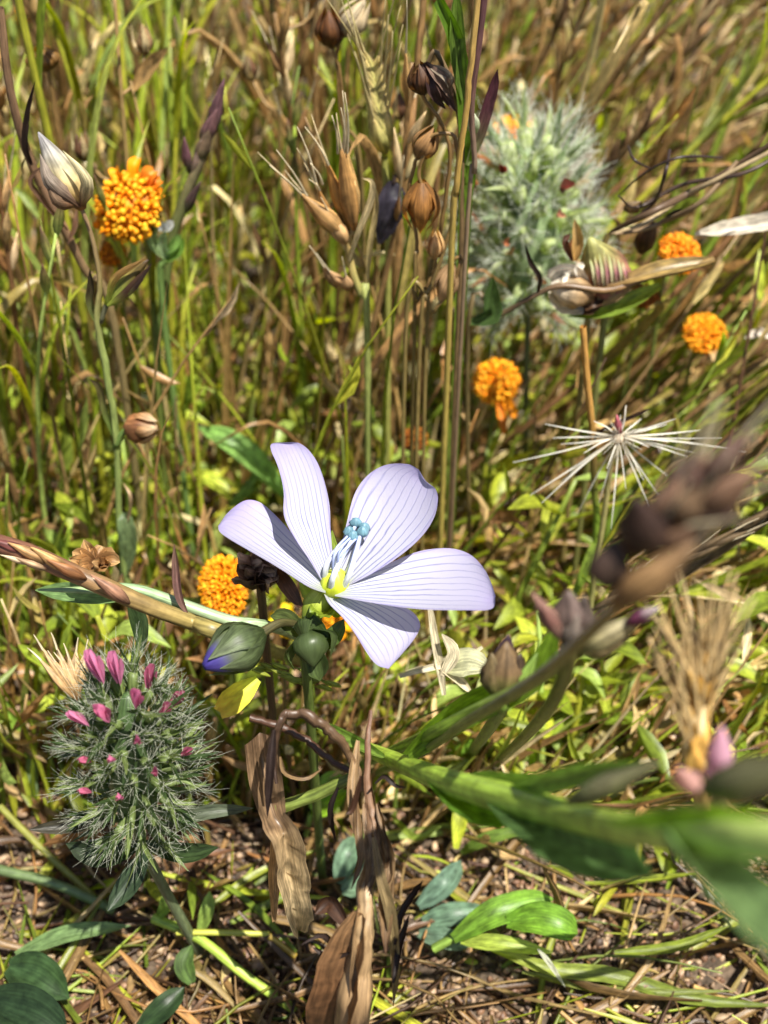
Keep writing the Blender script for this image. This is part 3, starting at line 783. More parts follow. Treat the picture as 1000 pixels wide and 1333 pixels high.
leafr(t, [at(478, 370, Yb), at(482, 320, Yb - .1), at(490, 270, Yb - .1), at(487, 236, Yb - .2)], 0.08, hx('#b8a470'), 'blade', mat=M_STRAW, fold=0.5, n=12)
for (x0, y0, x1, y1, w) in ((445, 372, 428, 352, 0.1), (452, 378, 450, 358, 0.1), (438, 375, 420, 345, 0.07)):
    husk(t, at(x0, y0, Yb), at(x1, y1, Yb - .1), w, [hx('#9a7448'), hx('#d8b080')], awn=0.35)
# yellow-green spike
t = thing('barley_spikelet', 'pale yellow-green unripe grass spike with straight awns', 'grass', to_ground(at(505, 300, 15.0)))
keep(490, 140, 25, 85, at(490, 140, 15))
for k in range(15):
    f = k / 15
    x0, y0 = 500 - 14 * f, 200 - 95 * f
    s = 1 if k % 2 else -1
    husk(t, at(x0 - s * 2, y0, 15), at(x0 + s * 10 - 4, y0 - 48, 15 - 0.15), 0.15 - 0.05 * f, [hx('#b8b858'), hx('#d6d07c'), hx('#d8bf80')], awn=1.0, awncol=hx('#d8c890'))
pstem(t, [at(500, 205, 15), at(503, 250, 15), at(505, 300, 15), to_ground(at(505, 300, 15.0))], 0.05, hx('#a3a354'))
# dark drooping leaf
t = thing('dark_pod', 'soft dark slate-purple wilted leaf hanging beside the dry barley', 'leaf', at(505, 240, 14.8))
leafr(t, [at(512, 236, 14.8), at(508, 270, 14.6), at(494, 318, 14.7)], 0.42, [hx('#3a343c'), hx('#4a4654'), hx('#37323c')], 'blade', (0.3, -0.9, 0.2), 0.3, 10, wav=0.08, prof=[0.3, 0.9, 1, 0.8, 0.1])
pstem(t, [at(515, 228, 14.8), at(512, 240, 14.8)], 0.03, hx('#5a4a44'), n=4)

# brown flax capsules and their stalks
Yc = 13.1


def flaxcap(label, x0, y0, x1, y1, w, Y, col, stem_pts, split=True, group=None):
    g = to_ground(at(*stem_pts[-1], Y))
    t = thing('flax_capsule', label, 'seed pod', g, group)
    p0, p1 = at(x0, y0, Y), at(x1, y1, Y)
    MB().lathe(p0, p1, np.array([0.3, 0.85, 1, 0.95, 0.7, 0.35, 0.06]) * w, [hx(col) * 0.6, hx(col), hx(col) * 1.15, hx(col) * 0.8], 12, 11, 1.0, 0.07, 5, jit=0.03).build('capsule', M_HUSK, t)
    ax = unit(p1 - p0); L = np.linalg.norm(p1 - p0)
    s1 = unit(np.cross(ax, FW)); s2 = np.cross(ax, s1)
    for k in range(5):
        a = k * 1.2566 + 0.3
        o = s1 * math.cos(a) + s2 * math.sin(a)
        leafr(t, [p0 + o * w * 0.3 - ax * 0.02, p0 + ax * L * 0.3 + o * w * 1.08, p0 + ax * L * 0.62 + o * w * (1.15 if split else 1.05), p0 + ax * L * 1.08 + o * w * 0.4], w * 1.0, [hx(col) * 0.6, hx(col), hx(col) * 1.3], 'sepal', o, -0.2, 8, M_HUSK)
    pstem(t, [p0 + ax * 0.03] + [at(*q, Y) for q in stem_pts] + [g], [0.022, 0.025, 0.03], [hx('#9a7a48'), hx('#84663c'), hx('#8a7a48')], n=26, rough=.006)
    keep((x0 + x1) / 2, (y0 + y1) / 2, 26, 30, p0)
    return t


flaxcap('ribbed golden-brown flax capsule hanging on a dark dry stalk', 549, 238, 547, 296, 0.19, Yc, '#a8743a', [(546, 225), (552, 200), (560, 180), (590, 175), (596, 220), (585, 300), (560, 380), (530, 420)])
flaxcap('small tan flax capsule below the ribbed golden-brown one', 566, 335, 567, 302, 0.1, Yc, '#cfa872', [(566, 342), (560, 365), (545, 390), (528, 430)])
flaxcap('wrinkled brown flax capsule with a frayed curled sepal', 545, 205, 565, 168, 0.13, Yc + 0.1, '#9a7448', [(540, 215), (535, 260), (545, 330), (540, 400)])
flaxcap('dark brown flax capsule leaning at the top of its stalk', 552, 120, 545, 84, 0.14, Yc + 0.2, '#5a3c26', [(555, 128), (580, 160), (592, 200), (575, 320), (560, 400)])
flaxcap('dark open flax capsule near the pale papery bud', 432, 60, 428, 14, 0.17, 16.0, '#6a4426', [(434, 70), (440, 100), (446, 160), (470, 260)])
flaxcap('pale papery bud pointing upward beside a dark open capsule', 447, 44, 476, 2, 0.17, 16.0, '#c4b290', [(443, 52), (441, 90), (450, 170), (475, 270)], split=False)
flaxcap('round brown flax capsule in the tall grass above the dry pod', 60, 90, 52, 62, 0.2, 16.5, '#8a6634', [(64, 100), (80, 180), (90, 260), (100, 330)])
flaxcap('small drab capsule on a hooked stalk under the tan capsules', 588, 345, 574, 392, 0.13, Yc, '#b8946a', [(592, 335), (600, 330), (590, 360), (565, 400), (545, 430)])
# wilted dark sepals hanging at (570,110)
t = thing('wilted_flower', 'shrivelled dark purple-brown wilted flower hooked over its green stalk', 'flower', to_ground(at(600, 380, Yc + 0.3)))
for (a, b, c, w, cl) in (((552, 82), (566, 104), (594, 146), 0.18, '#5c4640'), ((556, 84), (576, 106), (590, 130), 0.14, '#7d6658'), ((550, 84), (540, 98), (538, 112), 0.13, '#7a5a38'), ((560, 86), (582, 100), (586, 118), 0.12, '#8f8270'), ((556, 84), (562, 118), (580, 142), 0.12, '#463230')):
    leafr(t, [at(*a, Yc + .2), at(*b, Yc + rnd.uniform(0, .2)), at(*c, Yc + .2)], w, [hx(cl), hx(cl) * 1.2, hx(cl) * 0.6], 'petal', (0.3, -0.9, 0.3), 0.5, 9, M_HUSK, wav=0.1)
pstem(t, [at(556, 84, Yc + .3), at(570, 70, Yc + .3), at(598, 150, Yc + .3), at(600, 260, Yc + .3), at(598, 380, Yc + .3), to_ground(at(600, 380, Yc + .3))], [0.03, 0.04, 0.05], hx('#6f5a3c'))
# tall stems near x=600-640
t = thing('tall_grass_stem', 'tall straight golden-tan grass stem rising past the brown capsules', 'grass', to_ground(at(586, 420, 12.8)))
pstem(t, [at(628, -60, 12.8), at(617, 40, 12.8), at(607, 140, 12.8), at(597, 240, 12.8), at(588, 340, 12.8), to_ground(at(586, 420, 12.8))], [0.034, 0.038, 0.04, 0.042], [hx('#c0a05c'), hx('#b8944c'), hx('#a8984c')], n=30, rough=.004)
t = thing('green_grass_stalk', 'flat bright green forked grass stalk behind the golden-tan stem', 'grass', to_ground(at(600, 420, 13.4)))
leafr(t, [to_ground(at(600, 420, 13.4)), at(602, 330, 13.4), at(608, 230, 13.4), at(603, 120, 13.3), at(592, 50, 13.2), at(570, 0, 13.1)], 0.2, [hx('#7d9a34'), hx('#6a8c2c'), hx('#5f7f2c')], 'blade', (0.2, -1, 0.1), 0.4, 26, prof=[0.6, 0.8, 1, 0.9, 0.9, 0.6])
leafr(t, [at(604, 130, 13.3), at(595, 60, 13.2), at(594, -20, 13.2)], 0.19, hx('#6f8a38'), 'blade', (0.2, -1, 0.1), 0.4)
leafr(t, [at(608, 215, 13.4), at(622, 180, 13.4), at(640, 120, 13.4), at(648, 90, 13.4)], 0.15, [hx('#9aa868'), hx('#6a4048'), hx('#4a2a30')], 'blade', (0.2, -1, 0.1), 0.4)
husk(t, at(618, 175, 13.3), at(612, 140, 13.2), 0.09, [hx('#a8b878'), hx('#e8ead0')], 'bud')
t = thing('purple_grass_stem', 'thin dark purple rough stem crossing the green forked stalk', 'grass', to_ground(at(600, 420, 13.0)))
pstem(t, [at(634, -40, 12.9), at(624, 50, 12.9), at(614, 140, 12.9), at(618, 220, 12.95), at(608, 300, 13.0), to_ground(at(600, 420, 13.0))], [0.05, 0.045, 0.035, 0.03, 0.035], [hx('#5a3a40'), hx('#6a4a44'), hx('#a08a70'), hx('#6a5038')], n=30)

# dark grass spike in the upper left
Yd = 15.5
t = thing('dark_grass_spike', 'dark purple-tipped grass spike on a deep green stalk beside a tiny white flower', 'grass', to_ground(at(200, 560, Yd)))
keep(250, 230, 45, 130, at(250, 230, Yd))
pstem(t, [at(286, 120, Yd), at(268, 190, Yd), at(240, 260, Yd), at(222, 320, Yd), at(213, 400, Yd), at(205, 480, Yd), to_ground(at(200, 560, Yd))], [0.04, 0.07, 0.08, 0.075, 0.07, 0.06], [hx('#8a6468'), hx('#7a7a4c'), hx('#6a8040'), hx('#74883f')], n=30)
for (x0, y0, x1, y1, w, c) in ((272, 185, 292, 102, 0.1, '#8a6468'), (264, 190, 284, 140, 0.11, '#946c6c'), (258, 215, 274, 165, 0.11, '#8a745c'), (246, 225, 240, 178, 0.07, '#946870'), (250, 235, 262, 182, 0.06, '#b09484'), (238, 280, 262, 235, 0.08, '#6a5450'), (246, 275, 257, 240, 0.06, '#5a4446')):
    husk(t, at(x0, y0, Yd), at(x1, y1, Yd - .1), w, [hx('#5f7040'), hx(c), hx(c) * 0.8])
wf = thing('white_floret', 'tiny white flower in a pale green cup against the dark grass spike', 'flower', to_ground(at(216, 480, Yd - .3)))
for (x, y, x2, y2) in ((214, 300, 206, 290), (216, 300, 226, 288), (215, 302, 212, 296)):
    leafr(wf, [at(x, y, Yd - .35), at((x + x2) / 2, (y + y2) / 2 - 1, Yd - .4), at(x2, y2, Yd - .4)], 0.14, hx('#f0f2f0'), 'petal', (0, -.8, .6), 0.2, 6)
for (a, b, c, cl) in (((215, 335), (200, 315), (202, 290), '#a4bc80'), ((216, 330), (228, 318), (236, 305), '#8cb45c'), ((216, 335), (212, 318), (216, 300), '#b4cc94'), ((214, 340), (232, 328), (240, 310), '#7ba048')):
    leafr(wf, [at(*a, Yd - .3), at(*b, Yd - .35), at(*c, Yd - .35)], 0.17, hx(cl))
pstem(wf, [at(215, 335, Yd - .3), at(212, 400, Yd - .3), to_ground(at(216, 480, Yd - .3))], 0.05, hx('#6f8a48'))

# ---------------------------------------------------------------- right side: twisted dry stems, striped pod, pappus star
Yt = 14.6
t = thing('twisted_dry_stems', 'bundle of twisted brown and black dry stems slanting up from the striped pod', 'stem', to_ground(at(770, 470, Yt)))
keep(890, 260, 110, 60, at(890, 250, Yt))
for (pts, r, c) in (([(1040, 165), (960, 215), (900, 250), (850, 275), (800, 300), (787, 320)], 0.05, '#5f4a36'), ([(1040, 185), (970, 225), (890, 240), (830, 270), (805, 255)], 0.03, '#4a3a30'), ([(1040, 178), (930, 235), (880, 262), (840, 290), (795, 305)], 0.04, '#b09a74'),
                    ([(960, 210), (910, 265), (860, 290), (830, 300), (800, 305)], 0.035, '#8a7254'), ([(940, 205), (885, 205), (840, 225), (806, 254)], 0.022, '#3a2c26'), ([(872, 195), (866, 225), (850, 265), (815, 290)], 0.028, '#3a2a24'), ([(818, 190), (826, 208), (848, 220)], 0.02, '#3a2c26')):
    pstem(t, [at(x, y, Yt + 0.25 * math.sin(i * 2.1 + r * 90)) for i, (x, y) in enumerate(pts)], [r * 0.7, r, r, r * 0.4], hx(c), n=26, jit=0.15)
pstem(t, [at(792, 305, Yt), at(775, 350, Yt), at(765, 420, Yt), to_ground(at(770, 470, Yt))], [0.04, 0.05, 0.05], hx('#8a7a48'))
for (x0, y0, x1, y1, w, c) in ((815, 275, 835, 262, 0.14, '#9a7f58'), (835, 330, 850, 285, 0.16, '#6a4a2c'), (865, 285, 890, 270, 0.06, '#4a3a30')):
    husk(t, at(x0, y0, Yt + .3), at(x1, y1, Yt + .2), w, [hx(c) * .7, hx(c)])
# striped pod with cream pod
Yp = 14.2
t = thing('striped_pod', 'striped pink and green seed pod leaning on a torn cream capsule', 'seed pod', to_ground(at(790, 470, Yp)))
keep(775, 350, 65, 55, at(780, 350, Yp))
pod = MB().lathe(at(800, 385, Yp), at(768, 310, Yp - .15), np.array([0.12, 0.3, 0.36, 0.33, 0.25, 0.14, 0.03]), [hx('#b89a68'), hx('#b07a70'), hx('#a8745f'), hx('#a8a060'), hx('#b4b470')], 16, 12, 0.9, 0.05, 8).build('pod', M_HUSK, t)
for k in range(8):
    x0 = 775 + k * 6; x1 = 764 + k * 6
    leafr(pod, [at(x0, 382 - abs(k - 3) * 2, Yp - .33), at(x0 - 2, 355, Yp - .42), at(x1 + 4, 325 + abs(k - 3) * 4, Yp - .32)], 0.05, [hx('#dcd0a0'), hx('#c8868c' if k % 2 else '#dcd8a8'), hx('#c4cc84')], 'stripe', (0, -1, .4), 0.2, 7, M_HUSK)
for (a, b, c, w, cl) in (((720, 372), (735, 395), (775, 398), 0.3, '#efe2c8'), ((716, 366), (740, 358), (772, 384), 0.3, '#fff4e0'), ((745, 398), (768, 400), (785, 385), 0.2, '#5a3f2a'), ((757, 360), (752, 350), (760, 344), 0.13, '#f4ead8'), ((770, 395), (800, 385), (830, 360), 0.16, '#c8a878'), ((745, 340), (735, 315), (742, 305), 0.09, '#5a3a2a')):
    leafr(t, [at(*a, Yp - .2), at(*b, Yp - .35), at(*c, Yp - .2)], w, [hx(cl) * .8, hx(cl), hx(cl) * .8], 'husk', (0.1, -.8, .5), 0.5, 9, M_HUSK, wav=0.12, prof=[0.5, 1, 1, 0.8, 0.2])
MB().lathe(at(772, 384, Yp - .35), at(720, 376, Yp - .4), np.array([0.08, 0.2, 0.22, 0.17, 0.05]), [hx('#7a5a3c'), hx('#ccaa7c'), hx('#f4e6cc')], 10, 8, jit=.1).build('capsule', M_HUSK, t)
leafr(t, [at(748, 340, Yp), at(752, 315, Yp), at(748, 285, Yp)], 0.16, [hx('#c89a58'), hx('#d8b478')], 'husk', (0, -1, .2), .4, 8, M_HUSK)
pstem(t, [at(790, 388, Yp), at(785, 430, Yp), to_ground(at(790, 470, Yp))], 0.05, hx('#7a7a44'))
t = thing('drooping_dry_stem', 'thin brown dry stem arching under the striped pod with a curled leaf', 'stem', to_ground(at(640, 460, 13.8)))
pstem(t, [at(930, 338, 13.9), at(890, 350, 13.9), at(840, 362, 13.9), at(790, 378, 13.7), at(730, 372, 13.7), at(690, 388, 13.7), at(650, 410, 13.8), at(610, 420, 13.8), to_ground(at(640, 460, 13.8))], [0.05, 0.05, 0.045, 0.035, 0.035, 0.04], [hx('#8a7040'), hx('#7a5c38'), hx('#5a4836'), hx('#6f6038')], n=40)
leafr(t, [at(700, 382, 13.7), at(702, 362, 13.6), at(690, 342, 13.6), at(684, 318, 13.6)], 0.08, BLACKISH * 1.5, n=12, fold=.6)
leafr(t, [at(930, 338, 13.9), at(860, 350, 13.8), at(790, 372, 13.8)], 0.22, [hx('#8a7038'), hx('#b09458'), hx('#8a6a40')], mat=M_STRAW, n=12)
leafr(t, [at(860, 372, 13.9), at(800, 400, 13.9), at(740, 412, 13.9)], 0.26, [hx('#8aa040'), hx('#7d9a38')], n=12)
leafr(t, [at(612, 420, 13.8), at(640, 412, 13.7), at(640, 390, 13.7), at(642, 360, 13.7)], 0.26, hx('#4d6634'), n=12)
# pappus star
PC = at(806, 568, 12.0)
t = thing('pappus_star', 'star of long white bristles spread from a spent seed head', 'seed head', to_ground(at(775, 760, 12.0)))
keep(805, 580, 120, 90, PC)
star = [(710, 552), (720, 570), (668, 602), (690, 645), (705, 655), (728, 630), (752, 668), (796, 688), (850, 672), (870, 620), (895, 595), (912, 560), (905, 590), (970, 588), (868, 552), (858, 645), (815, 637), (790, 610), (773, 548), (845, 582), (822, 596), (830, 560), (760, 590), (880, 545), (742, 615), (838, 625), (808, 540), (835, 545), (780, 655), (940, 570), (730, 578), (870, 575)]
for k, (x, y) in enumerate(star):
    dep = rnd.uniform(-0.45, 0.35)
    e = at(x, y, 12.0 + dep)
    m_ = (PC + e) / 2 + Z * rnd.uniform(-0.02, 0.05)
    MB().ribbon(spline([PC + (e - PC) * 0.03, m_, e], 7), [0.014, 0.022, 0.017, 0.006], -FW + rng.normal(0, .3, 3), [hx('#d8ccb4'), hx('#f2eee0'), hx('#f0ece2')], 0.5, 3).build('bristle', M_HAIR, t)
cap = MB().lathe(PC - Z * 0.12, PC + Z * 0.1, [0.03, 0.08, 0.09, 0.05, 0.02], [hx('#b89a78'), hx('#ded0b8')], 10, 7, jit=.15).build('receptacle', M_HUSK, t)
MB().lathe(PC + Z * 0.05, at(803, 540, 12), [0.04, 0.05, 0.01], [hx('#a05a5c'), hx('#c8707a')], 6, 5).build('seed', M_HUSK, t)
MB().tube(spline([PC + Z * .05, at(812, 550, 12), at(815, 528, 12)], 5), [.025, .02, .008], hx('#e8e0d0'), 5).build('seed', M_HUSK, t)
pstem(t, [PC - Z * .1, at(796, 600, 12.05), at(785, 680, 12.1), to_ground(at(775, 760, 12.0))], [0.035, 0.04, 0.045], [hx('#c0a878'), hx('#9a9a58')])
fz = MB()
for _ in range(46):
    d = unit(rng.normal(0, 1, 3)); l = rnd.uniform(.12, .35)
    fz.tube(spline([PC, PC + d * l * .6, PC + d * l + rng.normal(0, .03, 3)], 4), [.006, .003], hx('#e8e2d2'), 3)
fz.build('down', M_HAIR, t, kind='stuff')
t = thing('dry_stalk', 'upright two-toned stalk, tan above and green below, passing the pappus star', 'stalk', to_ground(at(776, 790, 12.6)))
pstem(t, [at(759, 425, 12.6), at(765, 500, 12.6), at(772, 570, 12.6), at(774, 640, 12.6), at(776, 700, 12.6), to_ground(at(776, 790, 12.6))], [0.045, 0.05, 0.055, 0.05, 0.055], [hx('#c8954e'), hx('#c8954e'), hx('#6a5a30'), hx('#74902e'), hx('#9ab048')], n=30)
leafr(t, [at(772, 575, 12.5), at(785, 560, 12.4), at(830, 540, 12.4), at(850, 530, 12.4)], 0.06, hx('#3a2a20'), n=10, fold=.6)
leafr(t, [at(776, 700, 12.6), at(765, 735, 12.4), at(740, 790, 12.2)], 0.16, [hx('#9ab048'), hx('#7d9a38')], n=10)

# bleached leaves and straw at the right edge
for (pts, Y, w, c, lab) in (([(905, 305), (950, 298), (1000, 290), (1040, 285)], 15.0, 0.28, '#d8cdb8', 'bleached white dry leaf pointing at the cupped orange button flower'),
                            ([(970, 440), (990, 434), (1020, 440)], 15.5, 0.16, '#e8dccb', 'bleached dry leaf tip beside the low orange button flower'),
                            ([(905, 755), (940, 772), (975, 790), (1030, 822)], 12.0, 0.15, '#c8b08a', 'straight pale straw lying below the pappus star'),
                            ([(770, 795), (840, 765), (900, 735), (1030, 650)], 11.0, 0.22, '#6a5a44', 'dull brown grass spike slanting below the pappus star'),
                            ([(470, 890), (540, 872), (600, 850)], 11.5, 0.04, '#e0d4b8', 'thin pale straw lying under the lower lilac petal')):
    P = [at(x, y, Y + 0.2 * math.sin(i)) for i, (x, y) in enumerate(pts)]
    t = thing('dry_leaf', lab, 'leaf', P[0])
    MB().ribbon(spline(P, 16), np.array([0.2, 0.8, 1, 1, 0.8]) * w, (0, -.6, .8), [hx(c) * .85, hx(c), hx(c)], .45, 5, wav=.05).build('blade', M_STRAW, t)
    if w > .2 and c == '#6a5a44':
        for k in range(14):
            f = k / 14
            p = P[0] * (1 - f) + P[-1] * f
            husk(t, p, p + unit(P[-1] - P[0]) * .7 + rng.normal(0, .06, 3), .1, [hx('#5a4a38'), hx('#8a7454')], awn=.3)

# pale dry cross-shaped plant under the lower petal
t = thing('pale_dry_plant', 'pale grey-white dry branching plant with a papery petal under the flax flower', 'plant', ag(578, 905, 0))
for (pts, w, c) in (([(560, 790), (566, 830), (573, 870), (578, 905)], 0.1, '#c8bc9c'), ([(520, 880), (548, 872), (573, 866), (600, 860), (628, 842)], 0.08, '#d8ccae'), ([(573, 868), (598, 885), (612, 900)], 0.1, '#cfc2a0')):
    P = [ad(x, y, 13.2) for x, y in pts]
    MB().ribbon(spline(P, 12), [w * .6, w, w, w * .5], -FW, hx(c), .5, 3, wav=.1).build('branch', M_STRAW, t)
leafr(t, [ad(580, 870, 13.2), ad(610, 862, 13.1), ad(640, 872, 13.0)], 0.34, [hx('#b8b88a'), hx('#dcdcb4'), hx('#d4d0a8')], 'petal', (0.2, -.5, .8), .2, 9)
leafr(t, [ad(575, 880, 13.2), ad(590, 850, 13.1), ad(575, 825, 13.0)], 0.16, hx('#dccfae'), 'petal', (0.2, -.5, .8), .2, 9, M_STRAW)

# ---------------------------------------------------------------- foreground: out-of-focus brown heads, tan plume, green grass
def fuzzy_head(parent, p0, p1, w, cols, n, awn, spread=0.5, ln=0.5):
    for k in range(n):
        f = (k + rnd.random() * .5) / n
        ax = unit(p1 - p0); a = k * 2.4
        s1 = unit(np.cross(ax, FW)); s2 = np.cross(ax, s1)
        o = s1 * math.cos(a) + s2 * math.sin(a)
        p = p0 + (p1 - p0) * f + o * w * .4
        c = hx(rnd.choice(cols)) * rnd.uniform(.8, 1.15)
        husk(parent, p, p + unit(ax + o * spread) * ln * rnd.uniform(.8, 1.15), w * .5, [c * .7, c, c * 1.1], awn=awn)


t = thing('brown_seed_head', 'blurred dark brown grass spike tilted to the upper right, close to the lens', 'grass', ag(480, 1010, -.1))
A, B = ad(836, 735, 6.2), ad(915, 640, 5.8)
fuzzy_head(t, A, B, .2, ['#846650', '#967660', '#6a5248', '#a08264'], 16, .3, .25, .34)
husk(t, ad(848, 720, 5.9), ad(826, 645, 5.6), .13, [hx('#4a362c'), hx('#3f2e28')])
husk(t, ad(790, 765, 6.1), ad(800, 700, 5.9), .12, [hx('#5a463a'), hx('#4a3a34')])
husk(t, ad(800, 790, 6.2), ad(905, 705, 5.8), .15, [hx('#8a6236'), hx('#b08a5c'), hx('#a48462')])
husk(t, ad(806, 770, 6.2), ad(815, 725, 6.0), .06, [hx('#a05a20'), hx('#d8c8a8')])
pstem(t, [A, ad(815, 775, 6.2), ad(760, 830, 7.3), ad(690, 890, 8.8), ad(600, 945, 10.2), ad(540, 985, 11.8), ag(480, 1010, -.1)], [.035, .04, .045, .045, .05], [hx('#8a6a44'), hx('#8a7448'), hx('#8a8a44'), hx('#7f9438')], n=30)
t = thing('brown_seed_head', 'blurred grey-brown forked spikelet next to the lilac right petal', 'grass', ag(640, 1000, -.1))
for (x0, y0, x1, y1, w, c) in ((745, 830, 740, 768, .16, '#6a5850'), (735, 835, 692, 770, .09, '#a88070'), (752, 838, 762, 775, .12, '#5a4c44'), (728, 825, 705, 790, .09, '#7a564c'), (742, 840, 752, 800, .09, '#8a7c70')):
    husk(t, ad(x0, y0, 8.3), ad(x1, y1, 8.1), w, [hx(c) * .7, hx(c), hx(c)])
pstem(t, [ad(742, 838, 8.3), ad(735, 880, 9.0), ad(700, 940, 10.8), ag(640, 1000, -.1)], [.06, .06, .06], [hx('#6f6a34'), hx('#7f8a34')])
t = thing('green_seed_head', 'blurred pale spikelet with a purple-tipped end slanting up beside the brown heads', 'grass', ag(450, 1005, -.1))
husk(t, ad(750, 850, 8.6), ad(842, 800, 8.3), .16, [hx('#8a8a54'), hx('#b8ac80'), hx('#c8bc98')])
husk(t, ad(815, 812, 8.3), ad(860, 790, 8.2), .1, [hx('#7a3a52'), hx('#5a2a40'), hx('#e0d0cc')])
husk(t, ad(760, 850, 8.6), ad(820, 830, 8.5), .14, [hx('#8a7a50'), hx('#a8946a')])
pstem(t, [ad(755, 848, 8.6), ad(690, 890, 9.3), ad(610, 930, 10.2), ad(540, 965, 11.5), ag(450, 1005, -.1)], [.05, .06, .065, .06], [hx('#94944c'), hx('#7f9a34'), hx('#74902c')], n=24)
t = thing('green_seed_head', 'green spikelet with dark brown bracts below the right lilac petal', 'grass', ag(610, 985, -.1))
for (x0, y0, x1, y1, w, c) in ((655, 905, 660, 835, .2, '#7a6244'), (648, 908, 640, 850, .13, '#8a7650'), (665, 905, 678, 850, .13, '#5a4836'), (655, 870, 662, 826, .1, '#4a3642'), (668, 912, 700, 850, .1, '#7f9a44')):
    husk(t, ad(x0, y0, 10.0), ad(x1, y1, 9.8), w, [hx('#74863a'), hx(c), hx(c) * .8])
pstem(t, [ad(656, 905, 10.0), ad(645, 935, 11), ag(610, 985, -.1)], .07, hx('#6f8a34'))
# tan plume
t = thing('tan_plume', 'soft golden-tan grass plume with long awns standing by a pink floret', 'grass', ag(975, 1215, -.1))
for k in range(60):
    f = k / 60
    p = ad(905 + 8 * f + rnd.uniform(-16, 16) * (1 - f * .6), 1015 - 125 * f, 8.3 + rnd.uniform(-.15, .15))
    q = ad(905 + 12 * f + rnd.uniform(-22, 20), 1015 - 125 * f - 55, 8.2 + rnd.uniform(-.15, .15))
    c = hx(rnd.choice(['#e8b85e', '#f0ca7c', '#d8a854', '#f4daa4']))
    husk(t, p, q, .045, [c * .8, c, c * 1.1], awn=.6, awncol=hx('#dcc08a'), sides=6)
pstem(t, [ad(905, 960, 8.35), ad(915, 1050, 9.4), ag(975, 1215, -.1)], .06, hx('#a88a4c'))
pk = thing('pink_floret', 'single blurred pale pink floret in front of the golden-tan plume', 'flower', ag(990, 1225, -.1))
for (x0, y0, x1, y1, w, c) in ((938, 1010, 940, 945, .075, '#d8a8b8'), (905, 1030, 884, 1000, .1, '#d8a89c'), (932, 1000, 918, 1010, .06, '#8a5a68')):
    husk(pk, ad(x0, y0, 6.8), ad(x1, y1, 6.6), w, [hx(c) * .8, hx(c), hx(c) * 1.1], 'petal', mat=M_PINK)
pstem(pk, [ad(932, 1010, 6.8), ad(940, 1060, 7.4), ag(990, 1225, -.1)], .05, hx('#8a7a4c'))
# bright green foreground grass
t = thing('foreground_grass', 'stout bright green jointed grass stem reaching forward from the meadow floor', 'grass', ag(440, 960, -.1))
P = [ag(440, 960, -.1), ad(478, 975, 13.2), ad(515, 990, 11.8), ad(580, 1016, 10.2), ad(650, 1036, 9.2), ad(730, 1058, 8.2), ad(800, 1075, 7.2), ad(880, 1085, 6.2), ad(960, 1090, 5.4), ad(1060, 1100, 4.9)]
keep(680, 1050, 190, 50, P[3])
pstem(t, P, [.07, .08, .09, .11, .12, .11, .1, .1, .1, .1], [hx('#b4c850'), hx('#acc848'), hx('#a4c248'), hx('#acc84c'), hx('#c0d864'), hx('#cce07c')], n=44, sides=10)
for (pts, w, c) in (([(560, 1008, 10.5), (620, 1050, 9.6), (690, 1072, 8.7)], .3, '#6a9434'), ([(640, 1035, 9.3), (720, 1085, 8.2), (800, 1120, 7.4), (850, 1140, 7.0)], .42, '#5f7f48'), ([(660, 1030, 9.1), (740, 1010, 8.0), (840, 990, 7.0)], .16, '#6f8a44'),
                    ([(860, 1085, 6.3), (920, 1130, 5.5), (975, 1190, 5.0), (1040, 1270, 4.6)], .32, '#8fb070'), ([(600, 1020, 10), (660, 1025, 9.3), (740, 1015, 8.6)], .26, '#7d9a4a'), ([(790, 1075, 7.3), (880, 1062, 6.2), (990, 1060, 5.2)], .26, '#92b640'),
                    ([(500, 985, 11.6), (450, 960, 12.1), (390, 930, 12.6)], .14, '#8aa84a'), ([(530, 985, 11.2), (600, 930, 10.6), (690, 880, 10.0), (730, 800, 9.6)], .3, '#7f9f34')):
    leafr(t, [ad(*p) for p in pts], w, hx(c), 'blade', (0.1, -.6, .8), .5, 16)
for (x0, y0, x1, y1, dd, w, c) in ((740, 1045, 860, 992, 6.8, .13, '#7d7a58'), (920, 1030, 1060, 990, 5.4, .2, '#6a6848')):
    husk(t, ad(x0, y0, dd + .6), ad(x1, y1, dd), w, [hx('#6f8040'), hx(c), hx(c)])

# ---------------------------------------------------------------- the brown stalk, hooked stem and dried leaf at the bottom
t = thing('withered_stalk', 'thick withered grey-brown stalk with black curled leaf shreds', 'stalk', ag(455, 1420, -.1))
keep(480, 1150, 40, 200, ad(480, 1100, 11))
P = [ad(483, 925, 11.5), ad(480, 960, 11.4), ad(478, 1010, 11.2), ad(484, 1060, 11.0), ad(492, 1110, 10.9), ad(482, 1150, 10.9), ad(478, 1200, 10.8), ad(472, 1260, 10.9), ad(462, 1330, 11.3), ag(455, 1420, -.1)]
pstem(t, P, [.018, .028, .036, .048, .06, .08, .1, .14, .19, .22], [hx('#6a4a38'), hx('#7a5a44'), hx('#8a6a4c'), hx('#a88c66'), hx('#9c7f5a'), hx('#84664a')], n=50, sides=10, jit=.16, rough=.006)
for k in range(9):
    i0 = rnd.uniform(.08, .6); off = np.array([rnd.uniform(-.1, .1), -.06, 0])
    leafr(t, [spline(P, 40)[int(39 * min(i0 + .09 * j, 1))] + off * (1 + i0 + .25 * j) for j in range(4)], rnd.uniform(.08, .16), [hx(rnd.choice(['#6a4e38', '#8a6c4c', '#a88a64'])), hx('#a08460'), hx('#5a4230')], 'sheath', (rnd.uniform(-.4, .4), -.9, .3), .6, 12, M_HUSK, wav=.15)
